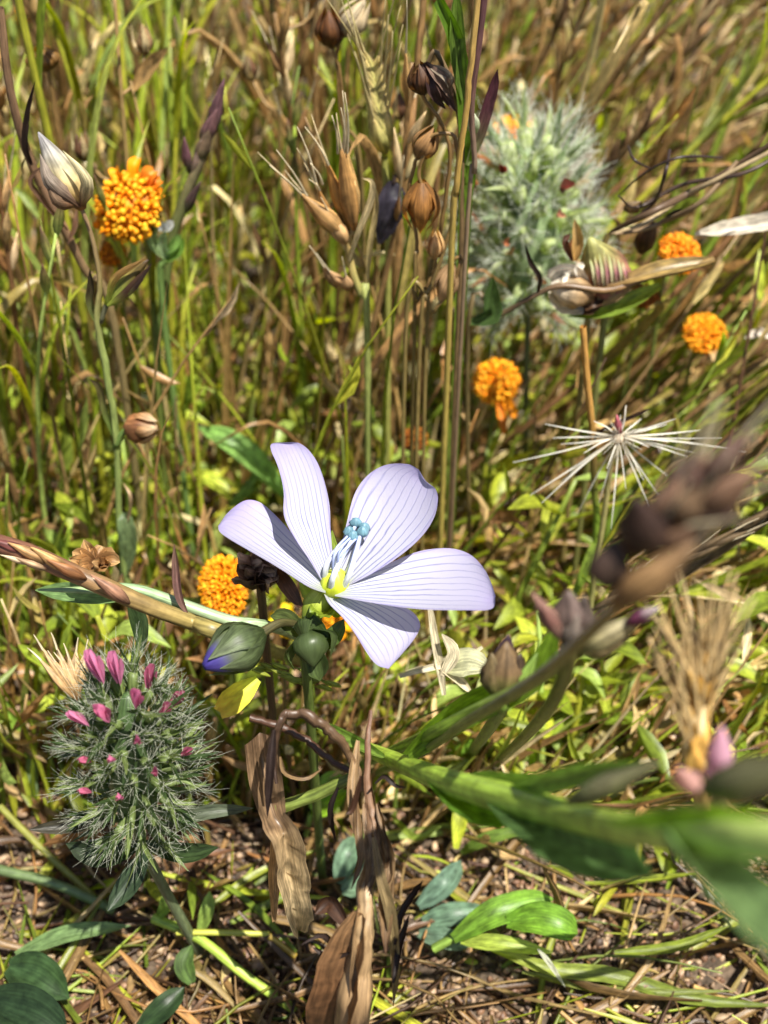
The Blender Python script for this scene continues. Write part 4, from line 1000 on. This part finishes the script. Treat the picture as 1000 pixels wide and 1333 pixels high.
leafr(t, [ad(470, 1190, 10.7), ad(452, 1250, 10.8), ad(435, 1330, 11.3), ag(420, 1420, 0)], .5, [hx('#8a6a48'), hx('#7d5a3c'), hx('#5a3e2a')], 'sheath', (-.5, -.7, .3), .5, 14, M_HUSK, wav=.08, prof=[.3, .8, 1, 1, .8])
leafr(t, [ad(486, 1090, 10.7), ad(495, 1140, 10.6), ad(508, 1190, 10.7), ad(514, 1260, 11), ad(512, 1310, 11.3)], .11, [hx('#94805c'), hx('#8a7850')], 'sheath', (.3, -.9, .2), .6, 18, M_HUSK)
for pts, w, c in (([(488, 1020), (500, 1010), (515, 1022), (530, 1025)], .05, BLACKISH), ([(514, 1230), (522, 1190), (540, 1160), (551, 1146)], .07, BLACKISH), ([(512, 1280), (520, 1230), (533, 1190)], .07, BLACKISH), ([(470, 1010), (460, 1050), (450, 1060)], .06, DKBROWN),
                  ([(462, 1200), (452, 1230), (440, 1235), (420, 1216), (392, 1230)], .08, BLACKISH * 1.4), ([(455, 1240), (430, 1245), (405, 1232)], .06, BLACKISH * 1.4), ([(452, 1205), (430, 1175), (410, 1190)], .18, DKBROWN)):
    leafr(t, [ad(x, y, 10.8 + .15 * math.sin(i)) for i, (x, y) in enumerate(pts)], w, c, 'shred', (0, -.8, .5), .5, 12, M_HUSK)
t = thing('hooked_stem', 'dark brown dry stem bent over in a hook beside the withered stalk', 'stem', ad(465, 1030, 11.3))
pstem(t, [ad(360, 1020, 11.2), ad(356, 985, 11.2), ad(362, 945, 11.1), ad(380, 930, 11.1), ad(410, 936, 11.1), ad(440, 962, 11.2), ad(460, 995, 11.3), ad(472, 1030, 11.3)], [.02, .035, .045, .05, .045, .04, .05], [hx('#3c2c22'), hx('#4e3a2c'), hx('#5c4634'), hx('#6f563c'), hx('#7d6244')], n=36, jit=.28, rough=.008)
pstem(t, [ad(325, 935, 11.6), ad(370, 950, 11.6), ad(420, 985, 11.6), ad(462, 1005, 11.5)], [.035, .04, .03], hx('#4e3424'), 'branch', jit=.25, rough=.008)
leafr(t, [ad(357, 950, 11), ad(352, 1000, 11), ad(348, 1065, 11.2)], .09, BLACKISH * 1.3, 'shred', (0, -.9, .3), .6, 12, M_HUSK)
leafr(t, [ad(365, 985, 11.2), ad(372, 1005, 11.2), ad(398, 1012, 11.3), ad(420, 1000, 11.3)], .06, hx('#8a6f4c'), 'shred', (0, -.9, .3), .6, 12, M_HUSK)
t = thing('dried_leaf', 'broad pale dried leaf folded down beside the hooked stem', 'leaf', ag(385, 1215, 0.2))
MB().ribbon(spline([ad(338, 960, 11.6), ad(345, 1010, 11.7), ad(356, 1060, 11.8), ad(372, 1092, 11.7), ad(378, 1140, 12), ad(388, 1195, 12.5), ad(390, 1215, 12.8)], 24), np.array([.3, .34, .26, .3, .34, .26, .1]), (0.1, -.9, .4), [hx('#7a6048'), hx('#94785a'), hx('#8a7054'), hx('#c8ac80'), hx('#dcc498'), hx('#c4a878')], .7, 9, .5, wav=.14).build('blade', M_STRAW, t)
MB().ribbon(spline([ad(366, 1085, 11.9), ad(358, 1140, 12.1), ad(357, 1200, 12.5)], 12), [.2, .14, .04], (0.1, -.9, .4), [hx('#c8a478'), hx('#b89468')], .5, 5, wav=.1).build('blade', M_STRAW, t)
t = thing('green_twig', 'straight olive-green twig running from the hooked stem toward the ground', 'twig', ad(360, 1050, 11.9))
pstem(t, [ad(362, 1052, 11.9), ad(410, 1035, 11.8), ad(458, 1012, 11.6)], [.07, .07, .06], hx('#76843c'))
leafr(t, [ad(440, 1025, 11.5), ad(430, 1055, 11.5), ad(437, 1095, 11.7)], .06, BLACKISH, 'shred', (0, -.8, .5), .5, 9)

# ---------------------------------------------------------------- leaves and stems on the meadow floor
def floor_leaf(name, label, cat, leaves, stems, Y0=(500, 1100)):
    base = ag(*Y0, 0)
    t = thing(name, label, cat, base)
    for pts, w, c in leaves:
        w = w * .85
        P = [ag(x, y, z) for x, y, z in pts]
        cc = [hx(q) for q in c] if isinstance(c, (list, tuple)) else hx(c)
        leafr(t, P, w, cc, 'leaf', (0, -.35, .9), .25, 12)
    for pts, r, c in stems:
        pstem(t, [ag(x, y, z) for x, y, z in pts], r, hx(c), n=18)
    return t


floor_leaf('pea_leaf', 'shiny lime-green folded leaves with a rounded tip on the gritty ground', 'leaf',
           [([(590, 1222, .8), (640, 1190, 1.2), (690, 1175, 1.2), (720, 1170, 1.1)], .42, ['#7aa038', '#8ab842', '#8ab844']), ([(660, 1200, 1.2), (700, 1195, 1.5), (735, 1205, 1.5), (752, 1215, 1.3)], .48, '#86b43e'), ([(600, 1225, .8), (650, 1228, 1), (720, 1240, .9)], .25, '#b8cc58'), ([(700, 1235, 1.2), (716, 1255, 1), (736, 1285, .6)], .08, '#e0e0c8')],
           [([(565, 1235, .5), (620, 1205, .9), (680, 1180, 1.1)], .06, '#8aa84a')], (570, 1235))
floor_leaf('clover_leaflet', 'crumpled bright lime leaf lit through between dry stems', 'leaf', [([(405, 1055, .7), (425, 1042, .9), (452, 1030, 1.0)], .5, '#a0cc3c'), ([(412, 1040, .9), (432, 1020, 1.1), (450, 1015, 1.1)], .4, '#94c038')], [([(405, 1058, .6), (398, 1090, .1)], .04, '#8aa84a')], (400, 1080))
floor_leaf('sage_leaves', 'cluster of grey-green leaves near the foot of the withered stalk', 'leaf', [([(545, 1180, .3), (580, 1150, .6), (600, 1120, .5)], .36, '#7d9c84'), ([(550, 1200, .3), (590, 1190, .5), (640, 1185, .4)], .36, '#7d9c80'), ([(545, 1215, .3), (580, 1222, .5), (612, 1232, .3)], .32, '#86a488'), ([(440, 1150, .4), (455, 1110, .7), (470, 1090, .6)], .4, '#7d9c7c'), ([(445, 1160, .4), (470, 1150, .5), (478, 1120, .6)], .36, '#88a884')], [], (545, 1200))
floor_leaf('long_blade', 'long yellow-green blade lying toward the lower right over grit', 'grass', [([(640, 1235, .7), (720, 1262, .7), (800, 1270, .6), (900, 1300, .5), (1020, 1310, .5)], .24, ['#b8c458', '#8a9a3c', '#7a8a34']), ([(680, 1265, .5), (800, 1290, .5), (960, 1290, .6)], .12, '#8f9a4a'), ([(800, 1240, .8), (880, 1232, .9), (950, 1205, 1.1)], .16, '#8a9a30')], [], (660, 1245))
floor_leaf('lime_shoot', 'thick lime-green stem slanting across dry litter in the shaded corner', 'stem', [([(205, 1195, .7), (215, 1180, 1.0), (215, 1160, 1.2)], .2, '#8aa850'), ([(260, 1215, .7), (270, 1185, 1), (273, 1160, 1.1)], .22, '#a4c05c'), ([(20, 1243, .6), (90, 1215, .9), (170, 1205, .9)], .26, '#86a468'), ([(250, 1280, .5), (240, 1255, .7), (250, 1230, .8)], .3, '#5f7a3c')],
           [([(200, 1195, .7), (260, 1222, .7), (320, 1270, .5), (385, 1315, .3)], .065, '#a8c04c'), ([(230, 1214, .8), (290, 1214, .8), (350, 1216, .7)], .04, '#b8b84c'), ([(350, 1218, .7), (385, 1245, .5)], .04, '#b89a40')], (300, 1250))
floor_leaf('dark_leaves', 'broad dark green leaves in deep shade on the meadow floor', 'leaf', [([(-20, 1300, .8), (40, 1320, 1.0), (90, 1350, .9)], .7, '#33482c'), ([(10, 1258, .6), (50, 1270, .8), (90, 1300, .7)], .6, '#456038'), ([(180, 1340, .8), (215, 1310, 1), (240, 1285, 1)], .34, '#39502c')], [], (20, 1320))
floor_leaf('green_grass_tuft', 'straight green blades rising from grit behind the jointed grass stem', 'grass', [([(690, 1010, .3), (692, 990, .9), (694, 972, 1.3)], .18, '#a4c848'), ([(570, 1005, .3), (590, 985, 1), (640, 950, 1.5)], .2, '#86b03c'), ([(600, 1110, .2), (640, 1090, .7), (720, 1070, .9)], .22, '#7d9a44'), ([(510, 1060, .2), (540, 1090, .5), (575, 1075, .6)], .12, '#9ab04a')], [], (650, 1030))
floor_leaf('left_blade', 'narrow green blades arching beside the pink clover', 'grass', [([(0, 905, 2.0), (25, 955, 1.4), (50, 1010, .6)], .18, '#9ac04c'), ([(45, 1060, .2), (42, 1000, .8), (40, 960, 1.3)], .2, '#8aa070')], [([(0, 1050, 1.0), (60, 1110, .7), (130, 1175, .3)], .05, '#8a8a3c'), ([(-10, 1130, .7), (70, 1150, .6), (150, 1185, .4)], .07, '#66784c')], (50, 1050))
floor_leaf('broad_leaf', 'broad light green leaf behind the upper left lilac petal', 'leaf', [([(372, 645, 2.0), (335, 603, 2.7), (295, 572, 3.1), (258, 556, 3.1)], .52, ['#86b458', '#98c466', '#8ab85c']), ([(300, 660, 1.6), (330, 630, 2.0), (350, 600, 2.2)], .3, '#8aac5c')], [([(372, 645, 2.0), (385, 690, 1.0), (392, 740, -.1)], .06, '#7a9a48')], (392, 740))
keep(320, 605, 60, 50, ag(320, 600, 2.8))
t = thing('lime_floret_cluster', 'tight yellow-green cluster of tiny florets on a thin stem', 'flower', to_ground(at(245, 620, 17.0)))
mb = MB()
for k in range(70):
    d = unit(rng.normal(0, 1, 3) + [0, -.3, .4]); p = at(245, 510, 17) + d * .2
    mb.lathe(p, p + d * .13, [.03, .055, .02], [hx('#a8c038'), hx('#c8dc50')], 5, 4)
mb.build('florets', M_LEAF, t, kind='stuff')
pstem(t, [at(245, 515, 17), at(243, 560, 17), to_ground(at(245, 620, 17.0))], .05, hx('#7d9a48'))
for (x, y, x2, y2) in ((240, 540, 215, 520), (247, 545, 268, 525), (243, 560, 225, 560)):
    leafr(t, [at(x, y, 17), at((x + x2) / 2, (y + y2) / 2 - 3, 16.9), at(x2, y2, 16.8)], .2, hx('#9cc044'))
t = thing('dry_flower_tuft', 'shrivelled tan flower head in dry straw above the pink clover', 'flower', ag(80, 880, .6))
for k in range(9):
    husk(t, ad(100 + rnd.uniform(-6, 6), 905 + rnd.uniform(-8, 8), 12.6), ad(52 + k * 7 + rnd.uniform(-6, 6), 850 + rnd.uniform(-12, 14), 12.5), .09, [hx('#a07c50'), hx('#d0ac78'), hx('#dcc094')], awn=.15)
t = thing('yellow_green_spike', 'loose yellow-green seed spike lying under the green capsule', 'grass', ag(400, 900, .6))
for k in range(20):
    f = k / 20
    p = ad(335 + 115 * f, 866 + 34 * f + rnd.uniform(-10, 10), 12.9)
    husk(t, p, p + (ad(335, 866, 12.9) - ad(450, 900, 12.9)) * .22 + rng.normal(0, .04, 3), .055, [hx('#8a9430'), hx('#b4bc48'), hx('#a8b04c')], sides=6)

# ---------------------------------------------------------------- the meadow: single plants first, then the mass behind them
KA = np.array(KEEP)


def clear(P, near=11.0, pad=0):
    """True when a plant with points P stands in front of none of the named plants and not right before the lens"""
    x, y, d = proj(P)
    if np.any(d < 2.0):
        return False
    inside = (x > -150) & (x < 1150) & (y > -100) & (y < 1450)
    if np.any(inside & (d < near)):
        return False
    e = ((x[None] - KA[:, :1]) / (KA[:, 2:3] + pad)) ** 2 + ((y[None] - KA[:, 1:2]) / (KA[:, 3:4] + pad)) ** 2
    if np.any((e < 1) & (d[None] < KA[:, 4:5] + 0.3)):
        return False
    R = P[None] - KA[:, None, 5:8]          # nor in the sun of any of them
    s = R @ SUNV
    q = np.linalg.norm(R - s[:, :, None] * SUNV, axis=2)
    return not np.any((s > 0.2) & (q < KA[:, 8:9]))


def lean_at(x, y):
    f = min(max((x / max(y, 8) + 0.02) / 0.26, 0), 1)
    f = f * f * (3 - 2 * f)
    return math.radians(3 + 36 * f)


def blade_path(x, y, h, lean, az, curve, n=7):
    s = np.linspace(0, 1, n)
    d = np.array([math.cos(az), math.sin(az), 0])
    z0 = gz(x, y) - 0.08
    a = lean + curve * s
    dz, dr = np.cos(a), np.sin(a)
    zz = np.concatenate([[0], np.cumsum((dz[1:] + dz[:-1]) / 2)]) * h / (n - 1)
    rr_ = np.concatenate([[0], np.cumsum((dr[1:] + dr[:-1]) / 2)]) * h / (n - 1)
    return np.stack([x + d[0] * rr_, y + d[1] * rr_, z0 + zz], 1)


DRYC = [hx(c) * [1.03, .99, .86] for c in ('#dabf8c', '#c8a672', '#b08c60', '#9a7a54', '#e8d6ac', '#84664a', '#b48a58', '#a39254', '#b09464', '#6c5240')]
GRNC = [hx(c) * [1.0, 1.02, .68] for c in ('#a0b044', '#b6c04a', '#8a9c3e', '#788636', '#ccd25c', '#b2b248', '#969438', '#a8b874', '#809240')]


def jit(c, a=0.2):
    return np.clip(c * rnd.uniform(1 - a, 1 + a) * (1 + rng.normal(0, 0.04, 3)), 0, 0.95)


# --- prototypes of the countable plants, built at the origin
def proto(name, label, cat, group, kind, seed):
    r0 = rnd.getstate(); rnd.seed(seed)
    t = thing(name, label, cat, (0, 0, 0), group)
    H = rnd.uniform(8.5, 12)
    bend = rnd.uniform(-.8, 1.2)
    st = spline([(0, 0, -.3), (bend * .1, .1, H * .4), (bend * .45, -.1, H * .75), (bend, 0, H)], 14)
    if kind == 'dry':
        c = jit(DRYC[seed % 5])
        MB().tube(st, [.06, .05, .035], [c * .8, c, c], 6, jit=.08).build('stem', M_STRAW, t)
        for k in range(2):
            z = rnd.uniform(.12, .5) * H; a = rnd.uniform(0, 6.28); o = np.array([math.cos(a), math.sin(a), 0]); L = rnd.uniform(2.5, 4.5)
            q = st[int(z / H * 13)]
            MB().ribbon(spline([q, q + o * .5 + Z * L * .5, q + o * 1.4 + Z * L * .85, q + o * 2.2 + Z * L * .7], 10), [.14, .16, .12, .02], o, jit(DRYC[rnd.randrange(10)]), .5, 3, rnd.uniform(-2, 2)).build('blade', M_STRAW, t)
        for k in range(7):
            f = .72 + .28 * k / 7
            q = st[int(f * 13)]; a = k * 2.4; o = np.array([math.cos(a), math.sin(a), 0])
            cc = jit(DRYC[rnd.choice((0, 1, 2, 4, 6))])
            husk(t, q + o * .03, q + o * .25 + Z * rnd.uniform(.5, .8), .085, [cc * .7, cc, cc * 1.1], 'husk', awn=rnd.choice((0, .5, .7)), sides=6)
    elif kind == 'green':
        c = jit(GRNC[seed % 9])
        MB().tube(st, [.06, .05, .03], [c * .9, c, c], 6, jit=.08).build('stem', M_STEM, t)
        for k in range(4):
            z = rnd.uniform(.08, .75) * H; a = rnd.uniform(0, 6.28); o = np.array([math.cos(a), math.sin(a), 0]); L = rnd.uniform(2, 3.6)
            q = st[int(z / H * 13)]
            cc = jit(GRNC[rnd.randrange(9)])
            MB().ribbon(spline([q, q + o * .25 + Z * L * .5, q + o * .8 + Z * L, q + o * 1.6 + Z * L * 1.25], 10), [.1, .14, .1, .01], o, [cc, cc, jit(GRNC[4])], .5, 3, rnd.uniform(-.8, .8)).build('blade', M_LEAF, t)
        for k in range(3):
            q = st[13 - k]; a = k * 2.4; o = np.array([math.cos(a), math.sin(a), 0])
            husk(t, q - Z * .1, q + o * .15 + Z * .6, .09, [c, jit(hx('#8a8a48')), jit(hx('#7a5448'))], 'husk', sides=6)
    elif kind == 'plume':
        c = jit(hx('#9a7650'))
        MB().tube(st, [.06, .05, .035], [c, c], 6).build('stem', M_STRAW, t)
        mb = MB()
        for k in range(26):
            f = .6 + .4 * k / 26
            q = st[int(f * 13)]; a = k * 2.4; o = np.array([math.cos(a), math.sin(a), 0]); cc = jit(hx(rnd.choice(['#a08058', '#8a6c4c', '#b09468', '#785c42', '#c0a67c'])))
            mb.lathe(q, q + o * .22 + Z * rnd.uniform(.7, 1.1), [.02, .07, .06, .005], [cc * .8, cc, cc * 1.15], 5, 5)
            mb.tube(np.array([q + o * .2 + Z * .7, q + o * .3 + Z * 1.2, q + o * .36 + Z * 1.8]), [.012, .008, .003], cc * 1.2, 3, cap=False)
        mb.build('spikelets', M_HUSK, t, kind='stuff')
        cc = jit(GRNC[2])
        MB().ribbon(spline([st[3], st[3] + [.6, 0, 2], st[3] + [1.5, .3, 3.6]], 9), [.15, .16, .02], (1, 0, .2), cc, .5, 3).build('blade', M_LEAF, t)
    elif kind == 'herb':
        H = rnd.uniform(1.6, 3.6)
        st = spline([(0, 0, -.3), (.1, .05, H * .5), (rnd.uniform(-.4, .4), .1, H)], 8)
        c = jit(GRNC[seed % 9])
        MB().tube(st, [.06, .05, .03], c, 5).build('stem', M_STEM, t)
        for k in range(7):
            q = st[min(1 + k, 7)]; a = k * 2.4 + seed; o = np.array([math.cos(a), math.sin(a), 0]); L = rnd.uniform(.5, 1.0)
            cc = jit(GRNC[rnd.choice((0, 1, 4, 7, 2))])
            MB().ribbon(spline([q, q + o * L * .5 + Z * .25 * L, q + o * L + Z * rnd.uniform(-.1, .35)], 7), np.array([.3, .9, 1, .7, .05]) * L * .34, Z, cc, .3, 3).build('leaf', M_LEAF, t)
    elif kind == 'pod':
        c = jit(DRYC[3])
        MB().tube(st, [.055, .05, .035], [jit(OLIVE), c], 6, jit=.1).build('stem', M_STEM, t)
        for k in range(3):
            q = st[[13, 10, 8][k]]; a = k * 2.1 + seed; o = np.array([math.cos(a), math.sin(a), 0]) * (.7 if k else .05)
            e = q + o + Z * .5
            cc = jit(hx(rnd.choice(['#8a6038', '#b08a5c', '#6a4a30', '#a88a64'])))
            if k:
                MB().tube(spline([q, q + o * .6 + Z * .1, e], 6), [.035, .025], c, 5).build('pedicel', M_STEM, t)
            husk(t, e - Z * .05, e + Z * .45 + o * .1, .15, [cc * .6, cc, cc * 1.2], 'capsule', flat=.95)
            for j in range(3):
                b = j * 2.1
                oo = np.array([math.cos(b), math.sin(b), 0])
                MB().ribbon(spline([e - Z * .05, e + oo * .15 + Z * .15, e + oo * .14 + Z * .52], 6), [.06, .14, .01], oo, jit(DRYC[4]), .2, 3).build('sepal', M_HUSK, t)
    rnd.setstate(r0)
    return t


KINDS = {
    'dry': ('dry_grass_stalk', 'tan dry grass stalk with pale husks and fine awns in the standing meadow', 'grass', 'tan dry grass stalks of the meadow', 6, 105),
    'green': ('green_grass_stalk', 'leafy green grass stalk standing in the meadow among dry straw', 'grass', 'green grass stalks of the meadow', 6, 95),
    'plume': ('brown_grass_plume', 'brown feathery grass plume leaning in the dense grass', 'grass', 'brown feathery plumes of the meadow', 4, 46),
    'herb': ('leafy_herb', 'low leafy green herb growing between the grass stalks', 'herb', 'low leafy herbs between the grasses', 6, 70),
    'pod': ('withered_pod_stalk', 'dry branching stalk carrying small brown pods among the grasses', 'plant', 'dry pod stalks among the grasses', 4, 22),
}


def tip_points(x, y, h, lean, n=8):
    s = np.linspace(0.1, 1.1, n)
    return np.stack([x + math.sin(lean) * h * s, np.full(n, y), math.cos(lean) * h * s], 1)


for kind, (nm, lab, cat, grp, nv, cnt) in KINDS.items():
    protos = [proto(nm, lab, cat, grp, kind, 10 * k + len(kind)) for k in range(nv)]
    placed = 0
    for tries in range(6000):
        if placed >= cnt:
            break
        Y = 10.5 + 26 * rnd.random() ** 1.25 if kind != 'herb' else 10.5 + 18 * rnd.random() ** 1.3
        W = .36 * math.hypot(Y, CAM_H) + 0.5
        X = rnd.uniform(-W, W)
        if kind == 'plume' and X < .05 * Y:
            X = abs(X)
        if kind == 'green' and X > 0 and rnd.random() < .35:
            continue
        lean = lean_at(X, Y) * rnd.uniform(.5, 1.35) + rnd.uniform(-.13, .13)
        sc = rnd.uniform(.75, 1.2)
        if kind == 'herb':
            hh, lean = 3.4 * sc, rnd.uniform(-.2, .3)
        else:
            hh = 10.5 * sc
            if Y < 14.0:
                continue
        X0 = X - math.sin(lean) * hh * .45
        P = tip_points(X0, Y, hh, lean)
        if not clear(P, 12.4 if kind != 'herb' else 10.5, 26 if kind != 'herb' else 6):
            continue
        o = protos[placed] if placed < nv else copy_tree(protos[rnd.randrange(nv)])
        o.location = (X0 * S, Y * S, gz(X0, Y) * S)
        o.rotation_mode = 'ZYX'
        o.rotation_euler = (rnd.uniform(-.1, .1), lean, rnd.uniform(0, 6.28))
        o.scale = (sc,) * 3
        placed += 1

# --- the mass: thin grass, low leaves, litter, grit; nobody could count these
dry, green, low, litter, grit = MB(), MB(), MB(), MB(), MB()


def scatter_grass(mb, n, cols, mat_dry):
    made = 0
    for _ in range(n * 6):
        if made >= n:
            break
        Y = 10.0 + 62 * rnd.random() ** 1.7
        W = .42 * math.hypot(Y, CAM_H) + 3.0
        X = rnd.uniform(-W, W)
        lean = lean_at(X, Y) * rnd.uniform(.4, 1.5) + rnd.gauss(0, .13)
        az = rnd.gauss(0, .5)
        h = rnd.uniform(2.5, 9) if Y > 13 else rnd.uniform(1.2, 4)
        X0 = X - math.sin(lean) * h * .4
        P = blade_path(X0, Y, h, lean, az, rnd.gauss(.15, .35))
        if not clear(P, 12.0 if h > 4 else 11.2, 4):
            continue
        c = jit(cols[rnd.randrange(len(cols))], .3)
        c2 = jit(cols[rnd.randrange(len(cols))], .3)
        if rnd.random() < .55:
            mb.tube(P, [.04 * rnd.uniform(.6, 1.4), .03, .012], [c, c, c2], 4)
            for _k in range(rnd.choice((1, 2, 3, 4, 5))):      # leaflets and husks along the stem
                f = rnd.uniform(.15, 1); i = min(int(f * 6), 5); q = P[i] + (P[i + 1] - P[i]) * (f * 6 - i)
                o = unit(P[i + 1] - P[i] + rng.normal(0, .55, 3)); L = rnd.uniform(.3, .9)
                cc = jit((DRYC if mat_dry or rnd.random() < .3 else GRNC)[rnd.randrange(9)], .3)
                mb.ribbon(spline([q, q + o * L * .5 + rng.normal(0, .04, 3), q + o * L], 4), np.array([.3, 1, .8, .05]) * L * rnd.uniform(.15, .32), rng.normal(0, 1, 3), cc, .5, 3)
        else:
            w = rnd.uniform(.05, .15)
            a = rnd.uniform(0, 3.14)
            mb.ribbon(P, np.array([.8, 1, .9, .5, .04]) * w, (math.cos(a), -abs(math.sin(a)), .2), [c, c, c2], .5, 3, rnd.gauss(0, .8))
        made += 1


scatter_grass(dry, 2300, DRYC, True)
scatter_grass(green, 2000, GRNC, False)
# straw lodged slantwise low over the ground, right of the flax flower
made = 0
for _ in range(3000):
    if made >= 420:
        break
    Y = rnd.uniform(9.5, 19); X = rnd.uniform(-.5, .36 * math.hypot(Y, CAM_H) + 2)
    L = rnd.uniform(1.5, 5.5); a = rnd.gauss(.35, .3); e = rnd.gauss(.28, .22)
    o = np.array([math.cos(a), math.sin(a), e]); p = np.array([X, Y, gz(X, Y) + .1])
    P = spline([p, p + o * L * .5 + rng.normal(0, .06, 3) * L, p + o * L - Z * .08 * L], 8)
    P[:, 2] = np.maximum(P[:, 2], .05)
    if not clear(P, 11.4, 3):
        continue
    g_ = rnd.random() < .25
    c = jit((GRNC if g_ else DRYC)[rnd.randrange(9)], .3)
    mb_ = green if g_ else dry
    if rnd.random() < .4:
        mb_.tube(P, [.05, .04, .015], c, 5)
    else:
        mb_.ribbon(P, np.array([.6, 1, .9, .1]) * rnd.uniform(.06, .2), Z + rng.normal(0, .5, 3), c, .5, 3, rnd.gauss(0, .7))
    made += 1
# low green leaves close to the soil
made = 0
for _ in range(22000):
    if made >= 3300:
        break
    Y = 8.5 + 34 * rnd.random() ** 1.5
    W = .42 * math.hypot(Y, CAM_H) + 2.0
    X = rnd.uniform(-W, W)
    if Y < 12.5 and rnd.random() < .85:
        continue
    if X > 0 and Y < 18 and rnd.random() < .6:
        continue
    z = gz(X, Y) + rnd.uniform(.05, 1.6) * (1 if Y > 11 else .4)
    a = rnd.uniform(0, 6.28); L = rnd.uniform(.3, .95); e = rnd.uniform(-.2, 1.0)
    o = np.array([math.cos(a), math.sin(a), e])
    p = np.array([X, Y, z])
    P = spline([p, p + o * L * .5 + Z * .1 * L, p + o * L - Z * .1 * L], 5)
    if not clear(P, 11.3, 3):
        continue
    c = jit(GRNC[rnd.choice((0, 1, 2, 4, 4, 5, 7, 8))], .3) if rnd.random() < .66 else jit(DRYC[rnd.randrange(10)], .3)
    low.ribbon(P, np.array([.35, 1, .9, .05]) * L * rnd.uniform(.14, .4), Z + rng.normal(0, .7, 3), c, .3, 3, rnd.gauss(0, .5))
    made += 1
# straw, chips and husks lying on the soil
made = 0
for _ in range(14000):
    if made >= 5200:
        break
    Y = 5.5 + 28 * rnd.random() ** 2.1
    W = .4 * math.hypot(Y, CAM_H) + 2.0
    X = rnd.uniform(-W, W)
    a = rnd.gauss(.25, .8) if X > -1 else rnd.uniform(0, 3.14)
    L = rnd.uniform(.3, 2.8) if rnd.random() < .6 else rnd.uniform(.15, .5)
    z = gz(X, Y) + rnd.uniform(.03, .5) * (1 if L > .6 else .5)
    o = np.array([math.cos(a), math.sin(a), rnd.gauss(0, .18)])
    p = np.array([X, Y, z])
    P = spline([p - o * L / 2, p + rng.normal(0, .05, 3) * L, p + o * L / 2], 6)
    P[:, 2] = np.maximum(P[:, 2], gz(X, Y) + .02)
    if Y < 11 and X > .2 and rnd.random() < .2:
        continue
    if not clear(P, 11.0, -6):
        continue
    c = jit(DRYC[rnd.choice((0, 1, 2, 3, 3, 5, 5, 6, 7, 8, 9, 9))], .45) * .8
    if rnd.random() < .2:
        c = jit(GRNC[rnd.randrange(9)], .3) * .9
    if rnd.random() < .4:
        litter.tube(P + np.outer(np.sin(np.linspace(0, 3.1, 6)) * rnd.gauss(0, .12) * L, [-o[1], o[0], .4]), [.022 * rnd.uniform(.5, 1.5), .02, .01], c, 4)
    else:
        litter.ribbon(P, np.array([.5, 1, 1, .3]) * rnd.uniform(.03, .13), Z + rng.normal(0, .6, 3), c, .5, 3, rnd.gauss(0, .6), .1)
    made += 1
# grit: angular little stones and seeds
for k in range(17000):
    Y = 5.5 + 9 * rnd.random() ** 1.2
    W = .37 * math.hypot(Y, CAM_H) + .8
    X = rnd.uniform(-W, W)
    r = rnd.uniform(.028, .078) * (1.5 if rnd.random() < .06 else 1)
    p = np.array([X, Y, gz(X, Y) + r * rnd.choice((.3, .3, .6, 1.6))])
    d = unit(rng.normal(0, 1, 3))
    c = hx(rnd.choice(['#8a6c54', '#9a7e62', '#6a5240', '#ac9074', '#7d5c46', '#b89c7c', '#504036', '#8c684c'])) * rnd.uniform(.7, 1.15)
    grit.lathe(p - d * r, p + d * r, np.array([.25, .8, 1, .75, .2]) * r * rnd.uniform(.7, 1), c, 5, 4, rnd.uniform(.6, 1), jit=.26)


def stuff(mb, name, mat, label, cat):
    o = mb.build(name, mat, kind='stuff')
    return tag(o, label, cat)


stuff(dry, 'dry_grass', M_STRAW, 'mass of thin tan and brown dry grass filling the meadow', 'grass')
stuff(green, 'green_grass', M_LEAF, 'mass of thin green grass blades filling the meadow', 'grass')
stuff(low, 'ground_cover', M_LEAF, 'small green leaves covering the meadow floor', 'leaves')
stuff(litter, 'straw_litter', M_STRAW, 'broken straw and husks lying over the soil', 'litter')
stuff(grit, 'gravel', M_GRIT, 'small brown grit and seeds scattered on the bare soil', 'gravel')
